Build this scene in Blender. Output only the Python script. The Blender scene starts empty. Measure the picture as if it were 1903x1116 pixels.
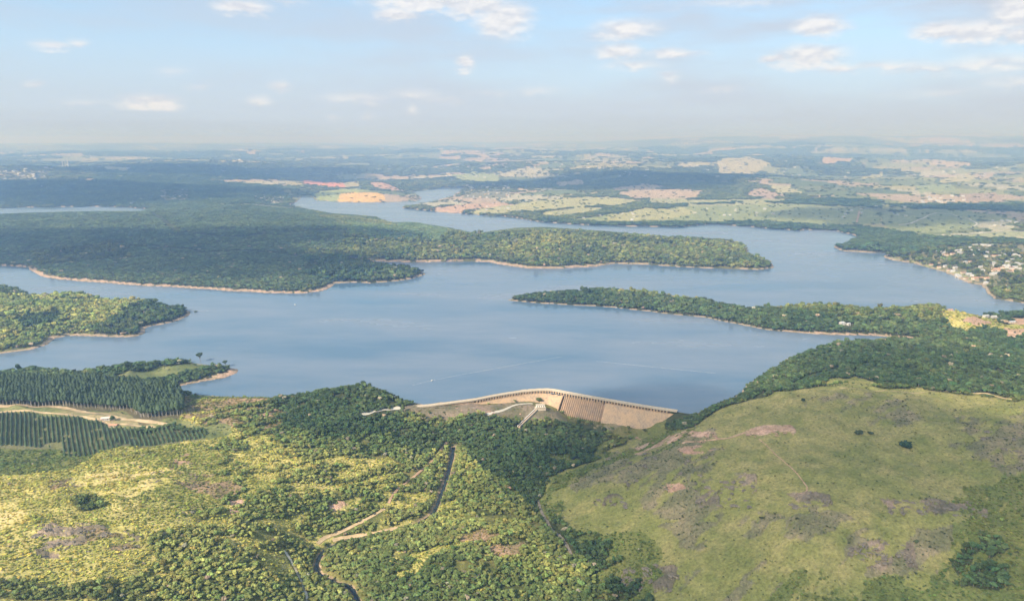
import bpy, math, random
import numpy as np
from mathutils import Vector

R = math.radians
S = bpy.context.scene
random.seed(7)
rng = np.random.default_rng(7)

# ------------------------------------------------------------------ camera
CAM_H = 455.0                      # metres above the lake
PITCH = R(12.15)
FPX = 1374.0                       # focal length in pixels of the 1903 px wide photograph
cam_d = bpy.data.cameras.new('camera')
cam = bpy.data.objects.new('camera', cam_d)
S.collection.objects.link(cam)
cam.location = (0, 0, CAM_H)
cam.rotation_euler = (math.pi / 2 - PITCH, 0, 0)
cam_d.sensor_width = 36.0
cam_d.lens = 36.0 * FPX / 1903.0
cam_d.clip_start = 1.0
cam_d.clip_end = 300000.0
S.camera = cam


def ray(u, v):
    """Direction through a pixel of the photograph."""
    dx = (np.asarray(u, float) - 951.5) / FPX
    dy = (558.0 - np.asarray(v, float)) / FPX
    x = dx
    y = math.cos(PITCH) + dy * math.sin(PITCH)
    z = -math.sin(PITCH) + dy * math.cos(PITCH)
    return x, y, z


def at(u, v, z=0.0):
    """The point at height z that is seen at pixel (u, v)."""
    x, y, dz = ray(u, v)
    t = (z - CAM_H) / dz
    return x * t, y * t


# ------------------------------------------------------------------ light
SUN_EL, SUN_AZ = R(36), R(-136)    # azimuth clockwise from +Y: behind the camera, to the left
sun_dir = Vector((math.sin(SUN_AZ) * math.cos(SUN_EL), math.cos(SUN_AZ) * math.cos(SUN_EL), math.sin(SUN_EL)))
sd_ = bpy.data.lights.new('sun', 'SUN')
sd_.energy = 4.3
sd_.angle = R(0.5)
sd_.color = (1.0, 0.925, 0.82)
sun = bpy.data.objects.new('sun', sd_)
S.collection.objects.link(sun)
sun.rotation_euler = sun_dir.to_track_quat('Z', 'Y').to_euler()
sun.location = (0, 0, 3000)

S.view_settings.view_transform = 'Standard'
S.view_settings.look = 'None'
S.view_settings.gamma = 1.0
S.view_settings.exposure = 0.95
S.render.engine = 'CYCLES'
S.cycles.use_denoising = True
S.cycles.max_bounces = 5
S.cycles.diffuse_bounces = 2
S.cycles.glossy_bounces = 2
S.cycles.transmission_bounces = 1
S.cycles.volume_bounces = 1
S.cycles.transparent_max_bounces = 6
S.cycles.caustics_reflective = False
S.cycles.caustics_refractive = False


# ------------------------------------------------------------------ node helpers
class NT:
    def __init__(s, tree):
        s.t = tree

    def n(s, typ, **kw):
        nd = s.t.nodes.new(typ)
        for k, v in kw.items():
            if k[0] == 'i' and k[1:].isdigit():
                s.put(nd.inputs[int(k[1:])], v)
            elif k.startswith('in_'):
                s.put(nd.inputs[k[3:].replace('_', ' ')], v)
            else:
                setattr(nd, k, v)
        return nd

    def put(s, inp, v):
        if isinstance(v, bpy.types.NodeSocket):
            s.t.links.new(v, inp)
        elif isinstance(v, bpy.types.Node):
            s.t.links.new(v.outputs[0], inp)
        else:
            inp.default_value = v

    def math(s, op, a, b=0.0, c=0.0, clamp=False):
        nd = s.n('ShaderNodeMath', operation=op, use_clamp=clamp, i0=a, i1=b)
        s.put(nd.inputs[2], c)
        return nd.outputs[0]

    def mix(s, f, a, b, blend='MIX'):
        nd = s.t.nodes.new('ShaderNodeMix')
        nd.data_type = 'RGBA'
        nd.blend_type = blend
        s.put(nd.inputs[0], f)
        s.put(nd.inputs[6], a)
        s.put(nd.inputs[7], b)
        return nd.outputs[2]

    def noise(s, vec, scale, detail=3.0, rough=0.55):
        nd = s.n('ShaderNodeTexNoise')
        s.put(nd.inputs['Vector'], vec)
        nd.inputs['Scale'].default_value = scale
        nd.inputs['Detail'].default_value = detail
        nd.inputs['Roughness'].default_value = rough
        return nd.outputs[0]

    def ramp(s, f, stops):
        nd = s.n('ShaderNodeValToRGB', i0=f)
        e = nd.color_ramp.elements
        while len(e) < len(stops):
            e.new(0.5)
        for el, (p, c) in zip(e, stops):
            el.position = p
            el.color = c if len(c) == 4 else (*c, 1)
        return nd.outputs[0]

    def mapr(s, f, a, b, c=0.0, d=1.0, smooth=False):
        nd = s.n('ShaderNodeMapRange', i0=f, i1=a, i2=b, i3=c, i4=d)
        if smooth:
            nd.interpolation_type = 'SMOOTHSTEP'
        return nd.outputs[0]


# ------------------------------------------------------------------ sky
W = bpy.data.worlds.new('World')
S.world = W
W.use_nodes = True
W.node_tree.nodes.clear()
w = NT(W.node_tree)
sky = w.n('ShaderNodeTexSky', sky_type='NISHITA', sun_disc=False)
sky.sun_elevation = SUN_EL
sky.sun_rotation = SUN_AZ
sky.altitude = 900
sky.air_density = 1.0
sky.dust_density = 1.5
sky.ozone_density = 1.6
tc = w.n('ShaderNodeTexCoord')
sep = w.n('ShaderNodeSeparateXYZ', i0=tc.outputs['Generated'])
az = w.math('ARCTAN2', sep.outputs[0], sep.outputs[1])
el = w.math('ARCSINE', sep.outputs[2])
azel = w.n('ShaderNodeCombineXYZ', i0=az, i1=el)
# thin high veil and low haze banks painted into the sky near the horizon
warp = w.noise(w.n('ShaderNodeMapping', i0=azel.outputs[0], i3=(9, 34, 1)).outputs[0], 1.0, 5, 0.6)
warp2 = w.noise(w.n('ShaderNodeMapping', i0=azel.outputs[0], i1=(3.1, 1.7, 4), i3=(32, 80, 1)).outputs[0], 1.0, 6, 0.62)
veil_n = w.noise(w.n('ShaderNodeMapping', i0=azel.outputs[0], i1=(7, 2, 9), i3=(3.2, 16, 1)).outputs[0], 1.0, 4, 0.55)
# (u, v, half width px, half height px, strength)
CLOUDS = [(452, 14, 46, 13, .8), (735, 27, 42, 14, .85), (800, 6, 110, 14, 1), (935, 38, 52, 32, 1), (880, 12, 60, 20, .9),
          (98, 84, 34, 9, .55), (148, 79, 22, 8, .5), (318, 132, 40, 10, .35), (272, 191, 52, 14, .8), (160, 190, 50, 8, .35),
          (370, 163, 32, 8, .4), (522, 161, 22, 12, .6), (485, 186, 26, 10, .5), (862, 117, 20, 13, .85), (862, 135, 14, 8, .5),
          (660, 182, 70, 12, .45), (770, 176, 60, 14, .4), (820, 188, 50, 12, .45), (760, 203, 12, 12, .5), (685, 216, 16, 8, .45),
          (620, 218, 14, 8, .4), (60, 155, 18, 8, .45), (1160, 55, 62, 20, .75), (1150, 97, 46, 15, .8), (1250, 100, 50, 10, .65),
          (1180, 122, 60, 10, .55), (1245, 140, 24, 10, .55), (1530, 49, 42, 18, .85), (1440, 110, 26, 10, .85), (1505, 106, 62, 20, 1),
          (1555, 126, 40, 10, .6), (1750, 58, 44, 14, 1), (1820, 60, 52, 17, 1), (1888, 26, 38, 26, 1), (1900, 68, 34, 16, .9),
          (1640, 122, 90, 9, .5), (1720, 128, 80, 14, .5), (1850, 118, 80, 18, .55), (1880, 150, 60, 14, .4), (1000, 168, 70, 9, .35),
          (1340, 165, 40, 8, .35), (1750, 172, 120, 10, .3), (910, 172, 60, 8, .3), (540, 5, 40, 6, .4), (1350, 5, 150, 10, .35)]
cloud = 0.0
wz = w.math('MULTIPLY_ADD', w.math('SUBTRACT', warp2, 0.5), 0.020, el)
wx = w.math('MULTIPLY_ADD', w.math('SUBTRACT', warp, 0.5), 0.045, az)
cvec = w.n('ShaderNodeCombineXYZ', i0=wx, i1=wz).outputs[0]
for (cu, cv, hw, hh, st) in CLOUDS:
    hw, hh, st = hw * 1.12, hh * 1.1, min(1, st * 1.12)
    x, y, z = ray(cu, cv)
    n_ = math.sqrt(x * x + y * y + z * z)
    a0, e0 = math.atan2(x, y), math.asin(z / n_)
    ra, re = 1.35 * hw / FPX, 1.35 * hh / FPX
    mp = w.n('ShaderNodeMapping', i0=cvec, i1=(-a0 / ra, -e0 / re, 0), i3=(1 / ra, 1 / re, 1))
    g = w.n('ShaderNodeTexGradient', gradient_type='SPHERICAL', i0=mp.outputs[0])
    cloud = w.math('MAXIMUM', w.math('MULTIPLY', g.outputs[1], st), cloud)
cl_d = w.math('SUBTRACT', w.math('MULTIPLY', cloud, w.math('MULTIPLY_ADD', warp2, 1.5, 0.55)), 0.17)
cl_a = w.mapr(cl_d, -0.05, 0.75, 0.0, 0.92, True)
warp3 = w.noise(w.n('ShaderNodeMapping', i0=azel.outputs[0], i1=(3.1, 2.2, 4), i3=(32, 80, 1)).outputs[0], 1.0, 6, 0.62)
veil = w.mapr(veil_n, 0.36, 0.66, 0.0, 0.72, True)
veil = w.math('MULTIPLY', w.math('MULTIPLY', veil, w.mapr(az, -.5, .5, .6, 1.35)), w.mapr(el, 0.0, 0.10, 0.5, 1.0))
hz = w.mapr(el, -0.01, 0.19, 0.96, 0.12, True)
K = 4.95
base = w.mix(0.45, sky.outputs[0], (0.44 * K, 0.80 * K, 1.13 * K, 1))
c1 = w.mix(hz, base, (0.65 * K, 0.74 * K, 0.90 * K, 1))
c2 = w.mix(veil, c1, (0.64 * K, 0.69 * K, 0.80 * K, 1))
lit = w.mix(w.mapr(w.math('SUBTRACT', warp2, warp3), -0.12, 0.10), (0.77 * K, 0.80 * K, 0.88 * K, 1), (1.02 * K, 1.01 * K, 1.02 * K, 1))  # sunlit tops and grey undersides painted into the clouds
c3 = w.mix(cl_a, c2, lit)
bg = w.n('ShaderNodeBackground', i0=c3, i1=0.10)
wo = w.n('ShaderNodeOutputWorld', i0=bg)


# ------------------------------------------------------------------ object helpers
COL = S.collection


def tag(o, label=None, cat=None, group=None, kind=None):
    if label: o['label'] = label
    if cat: o['category'] = cat
    if group: o['group'] = group
    if kind: o['kind'] = kind
    return o


def link(name, me, parent=None):
    o = bpy.data.objects.new(name, me)
    COL.objects.link(o)
    if parent is not None:
        o.parent = parent
    return o


def empty(name, loc, rz=0.0, label=None, cat=None, group=None):
    o = bpy.data.objects.new(name, None)
    COL.objects.link(o)
    o.location = loc
    o.rotation_euler = (0, 0, rz)
    o.empty_display_size = 1
    return tag(o, label, cat, group)


def mesh(name, verts, faces, mats=(), smooth=False, midx=None):
    me = bpy.data.meshes.new(name)
    me.from_pydata([tuple(v) for v in verts], [], [tuple(f) for f in faces])
    for m in mats:
        me.materials.append(m)
    if midx is not None:
        me.polygons.foreach_set('material_index', np.asarray(midx, np.int32))
    if smooth:
        me.polygons.foreach_set('use_smooth', np.ones(len(me.polygons), bool))
    me.update()
    return me


class MB:
    """Collects boxes, prisms and tubes into one mesh."""
    def __init__(s):
        s.v, s.f, s.m = [], [], []

    def add(s, vs, fs, m=0):
        b = len(s.v)
        s.v += [tuple(p) for p in vs]
        s.f += [tuple(i + b for i in f) for f in fs]
        s.m += [m] * len(fs)

    def box(s, c, d, rz=0.0, m=0):
        x, y, z = d[0] / 2, d[1] / 2, d[2] / 2
        ca, sa = math.cos(rz), math.sin(rz)
        vs = []
        for k in (-z, z):
            for (i, j) in ((-x, -y), (x, -y), (x, y), (-x, y)):
                vs.append((c[0] + i * ca - j * sa, c[1] + i * sa + j * ca, c[2] + k))
        s.add(vs, [(3, 2, 1, 0), (4, 5, 6, 7), (0, 1, 5, 4), (1, 2, 6, 5), (2, 3, 7, 6), (3, 0, 4, 7)], m)

    def tube(s, pts, rad, n=6, m=0, cap=True):
        rings = []
        for i, p in enumerate(pts):
            p = Vector(p)
            a = Vector(pts[max(i - 1, 0)]); b = Vector(pts[min(i + 1, len(pts) - 1)])
            d = (b - a).normalized()
            u = d.cross(Vector((0.31, 0.95, 0.07))).normalized()
            w_ = d.cross(u)
            r_ = rad[i] if hasattr(rad, '__len__') else rad
            rings.append([p + (u * math.cos(2 * math.pi * k / n) + w_ * math.sin(2 * math.pi * k / n)) * r_ for k in range(n)])
        vs = [q for rg in rings for q in rg]
        fs = []
        for i in range(len(pts) - 1):
            for k in range(n):
                k2 = (k + 1) % n
                fs.append((i * n + k, i * n + k2, (i + 1) * n + k2, (i + 1) * n + k))
        if cap:
            fs.append(tuple(range((len(pts) - 1) * n, len(pts) * n)))
        s.add(vs, fs, m)

    def build(s, name, mats, parent=None, smooth=False):
        mats = mats if isinstance(mats, (list, tuple)) else [mats]
        return link(name, mesh(name, s.v, s.f, mats, smooth, s.m), parent)


# ------------------------------------------------------------------ numeric noise
def _h(ix, iy, seed):
    n = (ix.astype(np.int64) * 374761393 + iy.astype(np.int64) * 668265263 + seed * 982451653) & 0xFFFFFFFF
    n = ((n ^ (n >> 13)) * 1274126177) & 0xFFFFFFFF
    n = ((n ^ (n >> 15)) * 2246822519) & 0xFFFFFFFF
    return ((n ^ (n >> 16)) & 0xFFFFFF).astype(np.float64) / 0xFFFFFF


def vnoise(x, y, seed=0):
    ix, iy = np.floor(x), np.floor(y)
    fx, fy = x - ix, y - iy
    fx = fx * fx * fx * (fx * (fx * 6 - 15) + 10); fy = fy * fy * fy * (fy * (fy * 6 - 15) + 10)
    a = _h(ix, iy, seed); b = _h(ix + 1, iy, seed); c = _h(ix, iy + 1, seed); d = _h(ix + 1, iy + 1, seed)
    return (a * (1 - fx) + b * fx) * (1 - fy) + (c * (1 - fx) + d * fx) * fy


def fbm(x, y, scale, octv=4, seed=0, gain=0.5):
    """0..1 with mean 0.5"""
    s_, a_, t_ = 0.0, 1.0, 0.0
    ca, sa = 0.8, 0.6
    px, py = x / scale, y / scale
    for o in range(octv):
        s_ = s_ + a_ * vnoise(px, py, seed + o * 17)
        t_ += a_
        a_ *= gain
        px, py = (px * ca - py * sa) * 2.03 + 11.3, (px * sa + py * ca) * 2.03 - 7.7
    return s_ / t_


def cells(x, y, scale, seed=0, asp=1.0):
    """Voronoi cell id value 0..1 and edge distance measure"""
    px, py = x / scale, y / (scale * asp)
    ix, iy = np.floor(px), np.floor(py)
    best = np.full(px.shape, 9e9); sec = np.full(px.shape, 9e9); idv = np.zeros(px.shape)
    for i in (-1, 0, 1):
        for j in (-1, 0, 1):
            cx, cy = ix + i, iy + j
            qx = cx + _h(cx, cy, seed); qy = cy + _h(cx, cy, seed + 5)
            d = (np.abs(px - qx) + np.abs(py - qy)) * 0.5 + 0.5 * np.hypot(px - qx, py - qy)
            m = d < best
            sec = np.where(m, best, np.minimum(sec, d))
            idv = np.where(m, _h(cx, cy, seed + 9), idv)
            best = np.where(m, d, best)
    return idv, sec - best


def sstep(a, b, x):
    t = np.clip((x - a) / (b - a), 0, 1)
    return t * t * (3 - 2 * t)


# ------------------------------------------------------------------ shoreline (pixel of the photo on the water plane, bank width)
SH_P3 = [(-420, 480), (-150, 492), (0, 493), (50, 497), (77, 514), (134, 521), (269, 531), (370, 536), (440, 541), (504, 544.5), (560, 545), (600, 541),
         (615, 534.5), (622, 527), (650, 525), (687, 526.5), (735, 522), (765, 518), (791, 509), (780, 503), (745, 499), (700, 494), (655, 488), (650, 484),
         (700, 485), (755, 487.5), (808, 487), (870, 486), (906, 486.5), (923, 490), (960, 496), (983, 499), (1030, 499), (1101, 496), (1145, 489.5),
         (1200, 492), (1260, 496), (1340, 499), (1414, 501.5), (1440, 497), (1428, 487), (1408, 479), (1385, 473), (1393, 466), (1380, 458),
         (1355, 452), (1240, 445), (1141, 434), (1017, 425), (956, 427), (923, 431), (886, 437), (828, 424), (771, 415), (731, 416),
         (701, 405), (620, 399), (578, 392), (538, 381)]
SH_FAR = [(551, 375), (562, 364.6), (578, 366), (592, 373), (654, 376), (717, 376), (775, 373), (785, 368), (768, 356), (822, 349.5), (862, 348.5),
          (862, 351), (839, 365), (795, 376), (752, 383), (749, 387), (808, 393), (855, 397), (900, 400), (946, 403), (1007, 413), (1084, 418),
          (1170, 420.5), (1260, 422), (1320, 417), (1379, 420), (1432, 425), (1484, 429), (1498, 427), (1553, 429), (1599, 439.5), (1575, 449),
          (1550, 459), (1564, 466), (1610, 469), (1658, 471), (1640, 476), (1657, 483), (1698, 489), (1715, 495), (1745, 502), (1773, 513),
          (1785, 520), (1800, 526), (1822, 529), (1831, 536), (1836, 546), (1847, 555), (1903, 563), (2060, 575)]
SH_P4 = [(2060, 596), (1903, 583), (1860, 585), (1820, 587), (1780, 577), (1715, 568), (1690, 574), (1620, 577), (1540, 569), (1485, 569),
         (1440, 573), (1380, 575), (1350, 568), (1300, 558), (1260, 555), (1210, 546), (1150, 541), (1100, 541), (1060, 545), (1000, 548),
         (960, 553), (942, 558), (1000, 563), (1080, 568), (1140, 571), (1200, 578), (1240, 583), (1310, 590), (1379, 604), (1435, 614),
         (1519, 621), (1634, 623), (1703, 631)]
SH_R = [(1640, 634), (1553, 637), (1500, 653), (1463, 669), (1437, 686), (1406, 702), (1392, 712), (1381, 725), (1362, 743), (1322, 762), (1285, 769)]
DAM = [(1264, 765.5), (1195, 756.5), (1125, 746), (1075, 738), (1049, 733.5), (1021, 729.5), (1000, 728.6), (973, 729.5), (935, 735), (883, 744.5)]
SH_L = [(850, 749), (820, 747), (790, 752), (762, 748), (745, 740), (727, 731), (675, 723), (640, 728), (599, 728), (552, 737), (505, 739), (437, 738),
        (363, 733), (286, 725), (367, 711), (417, 702), (441, 693), (444, 686), (430, 683), (404, 680), (343, 671), (252, 679), (202, 686),
        (161, 691), (128, 692), (74, 684), (27, 692), (0, 697), (-150, 712), (-420, 730)]
SH_P2 = [(-420, 690), (-150, 668), (0, 656), (60, 649), (84, 641), (101, 629), (124, 624), (188, 626), (249, 626), (266, 622), (272, 618), (269, 609),
         (279, 606), (303, 602), (326, 597), (350, 586), (355, 578), (320, 574), (293, 562), (262, 560), (209, 561), (160, 550), (135, 547),
         (81, 552), (55, 553), (54, 545), (40, 540), (0, 535), (-150, 530), (-420, 528)]
LAKE = SH_P3 + SH_FAR + SH_P4 + SH_R + DAM + SH_L + SH_P2
n0 = len(SH_P3) + len(SH_FAR) + len(SH_P4) + len(SH_R)
dam_seg = set(range(n0 - 1, n0 + len(DAM)))
STRIP = [(-420, 405), (-150, 403), (0, 401), (67, 398), (192, 395), (262, 395), (276, 389), (235, 385), (160, 384), (84, 385), (0, 386.5), (-420, 388)]


def bank_of(i, n_p3=len(SH_P3)):
    """(bank width m, warm 0..1) of a shore vertex"""
    u, v = LAKE[i]
    if i < n_p3:
        if u < 620: return 19, .85
        if v > 500 and u < 800: return 13, .3
        if v > 480 and u < 1110: return 24, .75
        return 13, .3
    k = i - n_p3
    if k < len(SH_FAR): return (16, .3) if 1630 < u < 1710 else ((20, .4) if 1760 < u < 1830 else (10, .3))
    if u > 1480 and 600 < v < 640: return 13, .75
    if u > 940 and v < 640 and u > 900: return 7, .3
    if i >= n0 + len(DAM) + len(SH_L): return (13, .55) if v > 575 else (6, .3)
    if 400 < u < 446 and 680 < v < 704: return 17, 1.0
    if 280 < u < 400 and 705 < v < 730: return 8, .55
    if 725 < u < 880: return 9, .6
    return 5, .4


def smooth_poly(P, it=1):
    return P


LK = np.array([at(u, v) for u, v in LAKE])
ST = np.array([at(u, v) for u, v in STRIP])
BK = np.array([bank_of(i) for i in range(len(LAKE))], float)


def in_poly(x, y, P):
    c = np.zeros(x.shape, bool)
    x0, x1, y0, y1 = P[:, 0].min(), P[:, 0].max(), P[:, 1].min(), P[:, 1].max()
    idx = np.nonzero((x >= x0) & (x <= x1) & (y >= y0) & (y <= y1))
    if len(idx[0]) == 0:
        return c
    xs, ys = x[idx], y[idx]
    r_ = np.zeros(xs.shape, bool)
    n = len(P)
    for i in range(n):
        ax, ay = P[i]; bx, by = P[(i + 1) % n]
        if ay == by: continue
        m = (ay > ys) != (by > ys)
        r_ ^= m & (xs < (bx - ax) * (ys - ay) / (by - ay) + ax)
    c[idx] = r_
    return c


def seg_dist(x, y, a, b):
    dx, dy = b[0] - a[0], b[1] - a[1]
    t = np.clip(((x - a[0]) * dx + (y - a[1]) * dy) / (dx * dx + dy * dy + 1e-9), 0, 1)
    return np.hypot(x - a[0] - t * dx, y - a[1] - t * dy), t


# ------------------------------------------------------------------ the ground grid (polar, finer near the place)
az_d = np.arange(-46, 46.001, 0.075)
az_c = np.arange(50, 311, 4.0)
AZ = np.concatenate([az_d, az_c])
AZR = np.radians(AZ)
ND = len(az_d)
rr = [3.0, 60, 140, 220, 300, 360, 410, 450]
dep = 43.0
while True:
    r_ = CAM_H / math.tan(R(dep))
    if r_ > rr[-1] + 1: rr.append(r_)
    dep -= 0.062
    if dep < 1.1: break
while rr[-1] < 42000: rr.append(rr[-1] * 1.022)
RR = np.array(rr)
NR, NA = len(RR), len(AZ)
GX = RR[:, None] * np.sin(AZR)[None, :]
GY = RR[:, None] * np.cos(AZR)[None, :]
GR = np.broadcast_to(RR[:, None], GX.shape)
GA = np.broadcast_to(np.where(AZR > math.pi, AZR - 2 * math.pi, AZR)[None, :], GX.shape)
print('grid', NR, NA)

# wobble of the shoreline so that straight runs between survey points look natural
wob = np.clip(GR * 0.0035, 2, 22)
WX = GX + (fbm(GX, GY, 55, 3, 3) - .5) * 2 * wob
WY = GY + (fbm(GX, GY, 55, 3, 8) - .5) * 2 * wob
near_dam = np.zeros(GX.shape)
dd = np.full(GX.shape, 9e9)
dm = (GR > 1000) & (GR < 1600)
for i in range(n0, n0 + len(DAM) - 1):
    d, t = seg_dist(GX[dm], GY[dm], LK[i], LK[i + 1])
    q = dd[dm]; dd[dm] = np.minimum(q, d)
wd = sstep(20, 60, dd)
WX = GX + (WX - GX) * wd
WY = GY + (WY - GY) * wd

SD = np.full(GX.shape, 900.0)
BW = np.full(GX.shape, 6.0)
BR = np.full(GX.shape, 0.3)
sel = (GR > 950) & (GR < 8500) & (np.abs(GA) < R(62))
xs, ys = WX[sel], WY[sel]
sdv = np.full(xs.shape, 900.0); bw = np.full(xs.shape, 6.0); br = np.full(xs.shape, .3)
for i in range(len(LK)):
    if i in dam_seg and i >= n0 and i < n0 + len(DAM) - 1: continue
    j = (i + 1) % len(LK)
    a, b = LK[i], LK[j]
    pad = 900
    m = (xs > min(a[0], b[0]) - pad) & (xs < max(a[0], b[0]) + pad) & (ys > min(a[1], b[1]) - pad) & (ys < max(a[1], b[1]) + pad)
    ii = np.nonzero(m)[0]
    d, t = seg_dist(xs[ii], ys[ii], a, b)
    k = d < sdv[ii]
    jj = ii[k]
    sdv[jj] = d[k]
    bw[jj] = BK[i, 0] * (1 - t[k]) + BK[j, 0] * t[k]
    br[jj] = BK[i, 1] * (1 - t[k]) + BK[j, 1] * t[k]
for i in range(len(ST)):
    a, b = ST[i], ST[(i + 1) % len(ST)]
    ii = np.nonzero((xs > min(a[0], b[0]) - 900) & (xs < max(a[0], b[0]) + 900) & (ys > min(a[1], b[1]) - 900) & (ys < max(a[1], b[1]) + 900))[0]
    d, t = seg_dist(xs[ii], ys[ii], a, b)
    k = d < sdv[ii]
    sdv[ii[k]] = d[k]; bw[ii[k]] = 8; br[ii[k]] = .3
inw = in_poly(xs, ys, LK) | in_poly(xs, ys, ST)
sdv[inw] *= -1
SD[sel] = sdv; BW[sel] = bw; BR[sel] = br
BW *= .8
WAT = np.zeros(GX.shape, bool); WAT[sel] = inw

# heights: survey points (u, v, height above the lake)
HP = [(-300, 740, 18), (0, 730, 16), (0, 780, 14), (0, 850, 8), (200, 800, 10), (100, 900, 24), (0, 1000, 36), (-300, 1000, 50), (100, 1116, 22), (300, 900, 20),
      (380, 850, 8), (420, 1000, 0), (420, 1116, -14), (500, 1060, -24), (600, 800, 4), (560, 900, -4), (560, 1000, -26), (600, 1116, -58), (500, 750, 8), (470, 780, 9),
      (650, 735, 16), (560, 745, 10), (700, 780, 2), (760, 765, 3), (820, 905, -46), (840, 835, -34), (800, 955, -54), (900, 850, -42), (1000, 830, -42), (960, 795, -30),
      (1060, 860, -58), (940, 1000, -44), (1005, 900, -66), (1000, 960, -72), (860, 1050, -40), (780, 1116, -56), (1150, 1060, -60), (1060, 1116, -64),
      (700, 900, -26), (700, 985, -50), (600, 1040, -60), (700, 1050, -42), (730, 1116, -50),
      (883, 755, -2), (935, 752, -7), (985, 749, -10), (1040, 771, -22), (1060, 785, -28), (1130, 788, -28), (1200, 781, -21), (1246, 771, -4),
      (860, 780, -10), (940, 775, -16), (1150, 810, -44), (1090, 805, -46), (1030, 800, -44), (1230, 800, -22),
      (1100, 900, -34), (1200, 840, -12), (1300, 790, 16), (1400, 748, 34), (1480, 730, 48), (1560, 724, 56), (1750, 732, 60), (1903, 748, 62), (2300, 780, 60), (1600, 850, 50),
      (1400, 900, 24), (1250, 950, -8), (1120, 960, -42), (1500, 1000, 22), (1750, 950, 44), (1903, 950, 40), (1903, 1116, 14), (1700, 1116, 4), (1400, 1116, -26),
      (1800, 1050, 20), (1220, 1116, -56), (2300, 1000, 40),
      (1600, 690, 42), (1750, 680, 44), (1903, 690, 46), (1440, 725, 16), (1560, 665, 20), (1700, 645, 10), (1903, 640, 14), (2300, 680, 40),
      (1300, 1500, -60), (200, 1500, -30), (800, 1500, -70), (1900, 1500, -20), (1800, 605, 10), (1903, 605, 12), (1500, 590, 12), (1600, 592, 15),
      (1300, 565, 8), (1150, 552, 12), (1700, 590, 20), (240, 690, 8), (100, 690, 10), (350, 685, 8), (0, 705, 10),
      (100, 590, 16), (0, 600, 22), (250, 595, 10), (20, 535, 4), (160, 570, 14), (-200, 600, 26),
      (0, 450, 34), (0, 430, 38), (200, 430, 42), (200, 480, 20), (400, 420, 46), (400, 500, 14), (600, 430, 40), (600, 500, 14), (500, 460, 30), (700, 505, 7), (750, 445, 26), (680, 420, 30),
      (900, 455, 22), (1000, 450, 30), (1200, 465, 20), (1350, 478, 10), (850, 440, 24), (-300, 440, 40), (-300, 480, 22), (100, 500, 14), (300, 400, 36), (500, 395, 34),
      (600, 355, 14), (700, 355, 14), (900, 385, 10), (1100, 375, 22), (1100, 400, 12), (1300, 400, 14), (1500, 405, 12), (1700, 420, 16), (1903, 440, 24),
      (1700, 460, 12), (1850, 490, 18), (1903, 520, 22), (2200, 500, 30), (900, 345, 18), (1000, 340, 26), (1300, 350, 36), (1600, 360, 40), (1903, 370, 50),
      (400, 345, 36), (200, 350, 34), (0, 350, 44), (-300, 360, 50), (100, 370, 20), (700, 325, 35), (1500, 330, 60)]
HP = [(u, v, z if z > -20 or v < 800 else -20 + (z + 20) * .7) for u, v, z in HP]
hx, hy, hz_ = [], [], []
for u, v, z in HP:
    x, y = at(u, v, z)
    hx.append(math.atan2(x, y)); hy.append(math.log(math.hypot(x, y))); hz_.append(z)
hx, hy, hz_ = map(np.array, (hx, hy, hz_))
kf = lambda d: np.sqrt(d * d + 0.035 ** 2)
A_ = kf(np.hypot(hx[:, None] - hx[None], hy[:, None] - hy[None]))
n_ = len(hx)
M_ = np.zeros((n_ + 1, n_ + 1)); M_[:n_, :n_] = A_ - np.eye(n_) * 0.002; M_[n_, :n_] = 1; M_[:n_, n_] = 1
cf = np.linalg.solve(M_, np.append(hz_, 0))
H = np.zeros(GX.shape)
lr = np.log(np.clip(GR, 430, 9000)); ga = np.clip(GA, -0.95, 0.95)
for i in range(n_):
    H += cf[i] * kf(np.hypot(ga - hx[i], lr - hy[i]))
H += cf[n_]
H = np.clip(H, -80, 75)
amp = sstep(500, 1200, GR)
rid = 1 - np.abs(fbm(GX, GY, 170, 4, 21) * 2 - 1)
H += ((rid - .6) * 12 * (0.5 + amp) + (fbm(GX, GY, 45, 4, 31) - .5) * 7) * (.08 + .92 * sstep(50, 170, dd))
H += (fbm(GX, GY, 240, 3, 37) - .5) * 20 * sstep(620, 800, GR) * (1 - sstep(1250, 1500, GR)) * sstep(R(4), R(12), GA)
# rolling country beyond
rk = GR / 1000.0
fa = np.interp(rk, [4, 6, 10, 20, 40, 62], [24, 85, 150, 200, 220, 220])
fb = np.interp(rk, [4, 6, 10, 20, 40, 62], [8, 20, 34, 90, 300, 300])
fh = fbm(GX, GY, 2300, 5, 41, .5)
fh2 = 1 - np.abs(fbm(GX + 900, GY, 5200, 5, 57, .52) * 2 - 1)
FAR = fb + fa * (0.9 * (fh - .42) + 0.9 * (fh2 - .62)) * 1.3
ga_d = np.degrees(GA)
FAR += 310 * np.exp(-((rk - 32) / 8) ** 2) * sstep(6, 16, ga_d) + 55 * np.exp(-((rk - 36) / 6) ** 2 - ((ga_d + 2) / 5) ** 2)
hill = (1 - np.abs(fbm(GX + 300, GY, 7000, 4, 77, .5) * 2 - 1)) ** 2
FAR += 210 * (hill - .45) * sstep(20, 30, rk) * (.35 + .65 * sstep(-10, 10, ga_d))
FAR += 90 * np.exp(-((rk - 17) / 3) ** 2 - ((ga_d - 1) / 9) ** 2) * 0.5
FAR += 55 * np.exp(-((rk - 10) / 1.6) ** 2 - ((ga_d + 33) / 7) ** 2)
cap_ = np.interp(ga_d, [-12, -4, 0, 5, 15], [300, 345, 375, 360, 575])
FAR = np.where(FAR > cap_, cap_ + 70 * np.tanh((FAR - cap_) / 70), FAR)
wf = sstep(4.8, 8.0, rk)
H = H * (1 - wf) + FAR * wf

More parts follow.
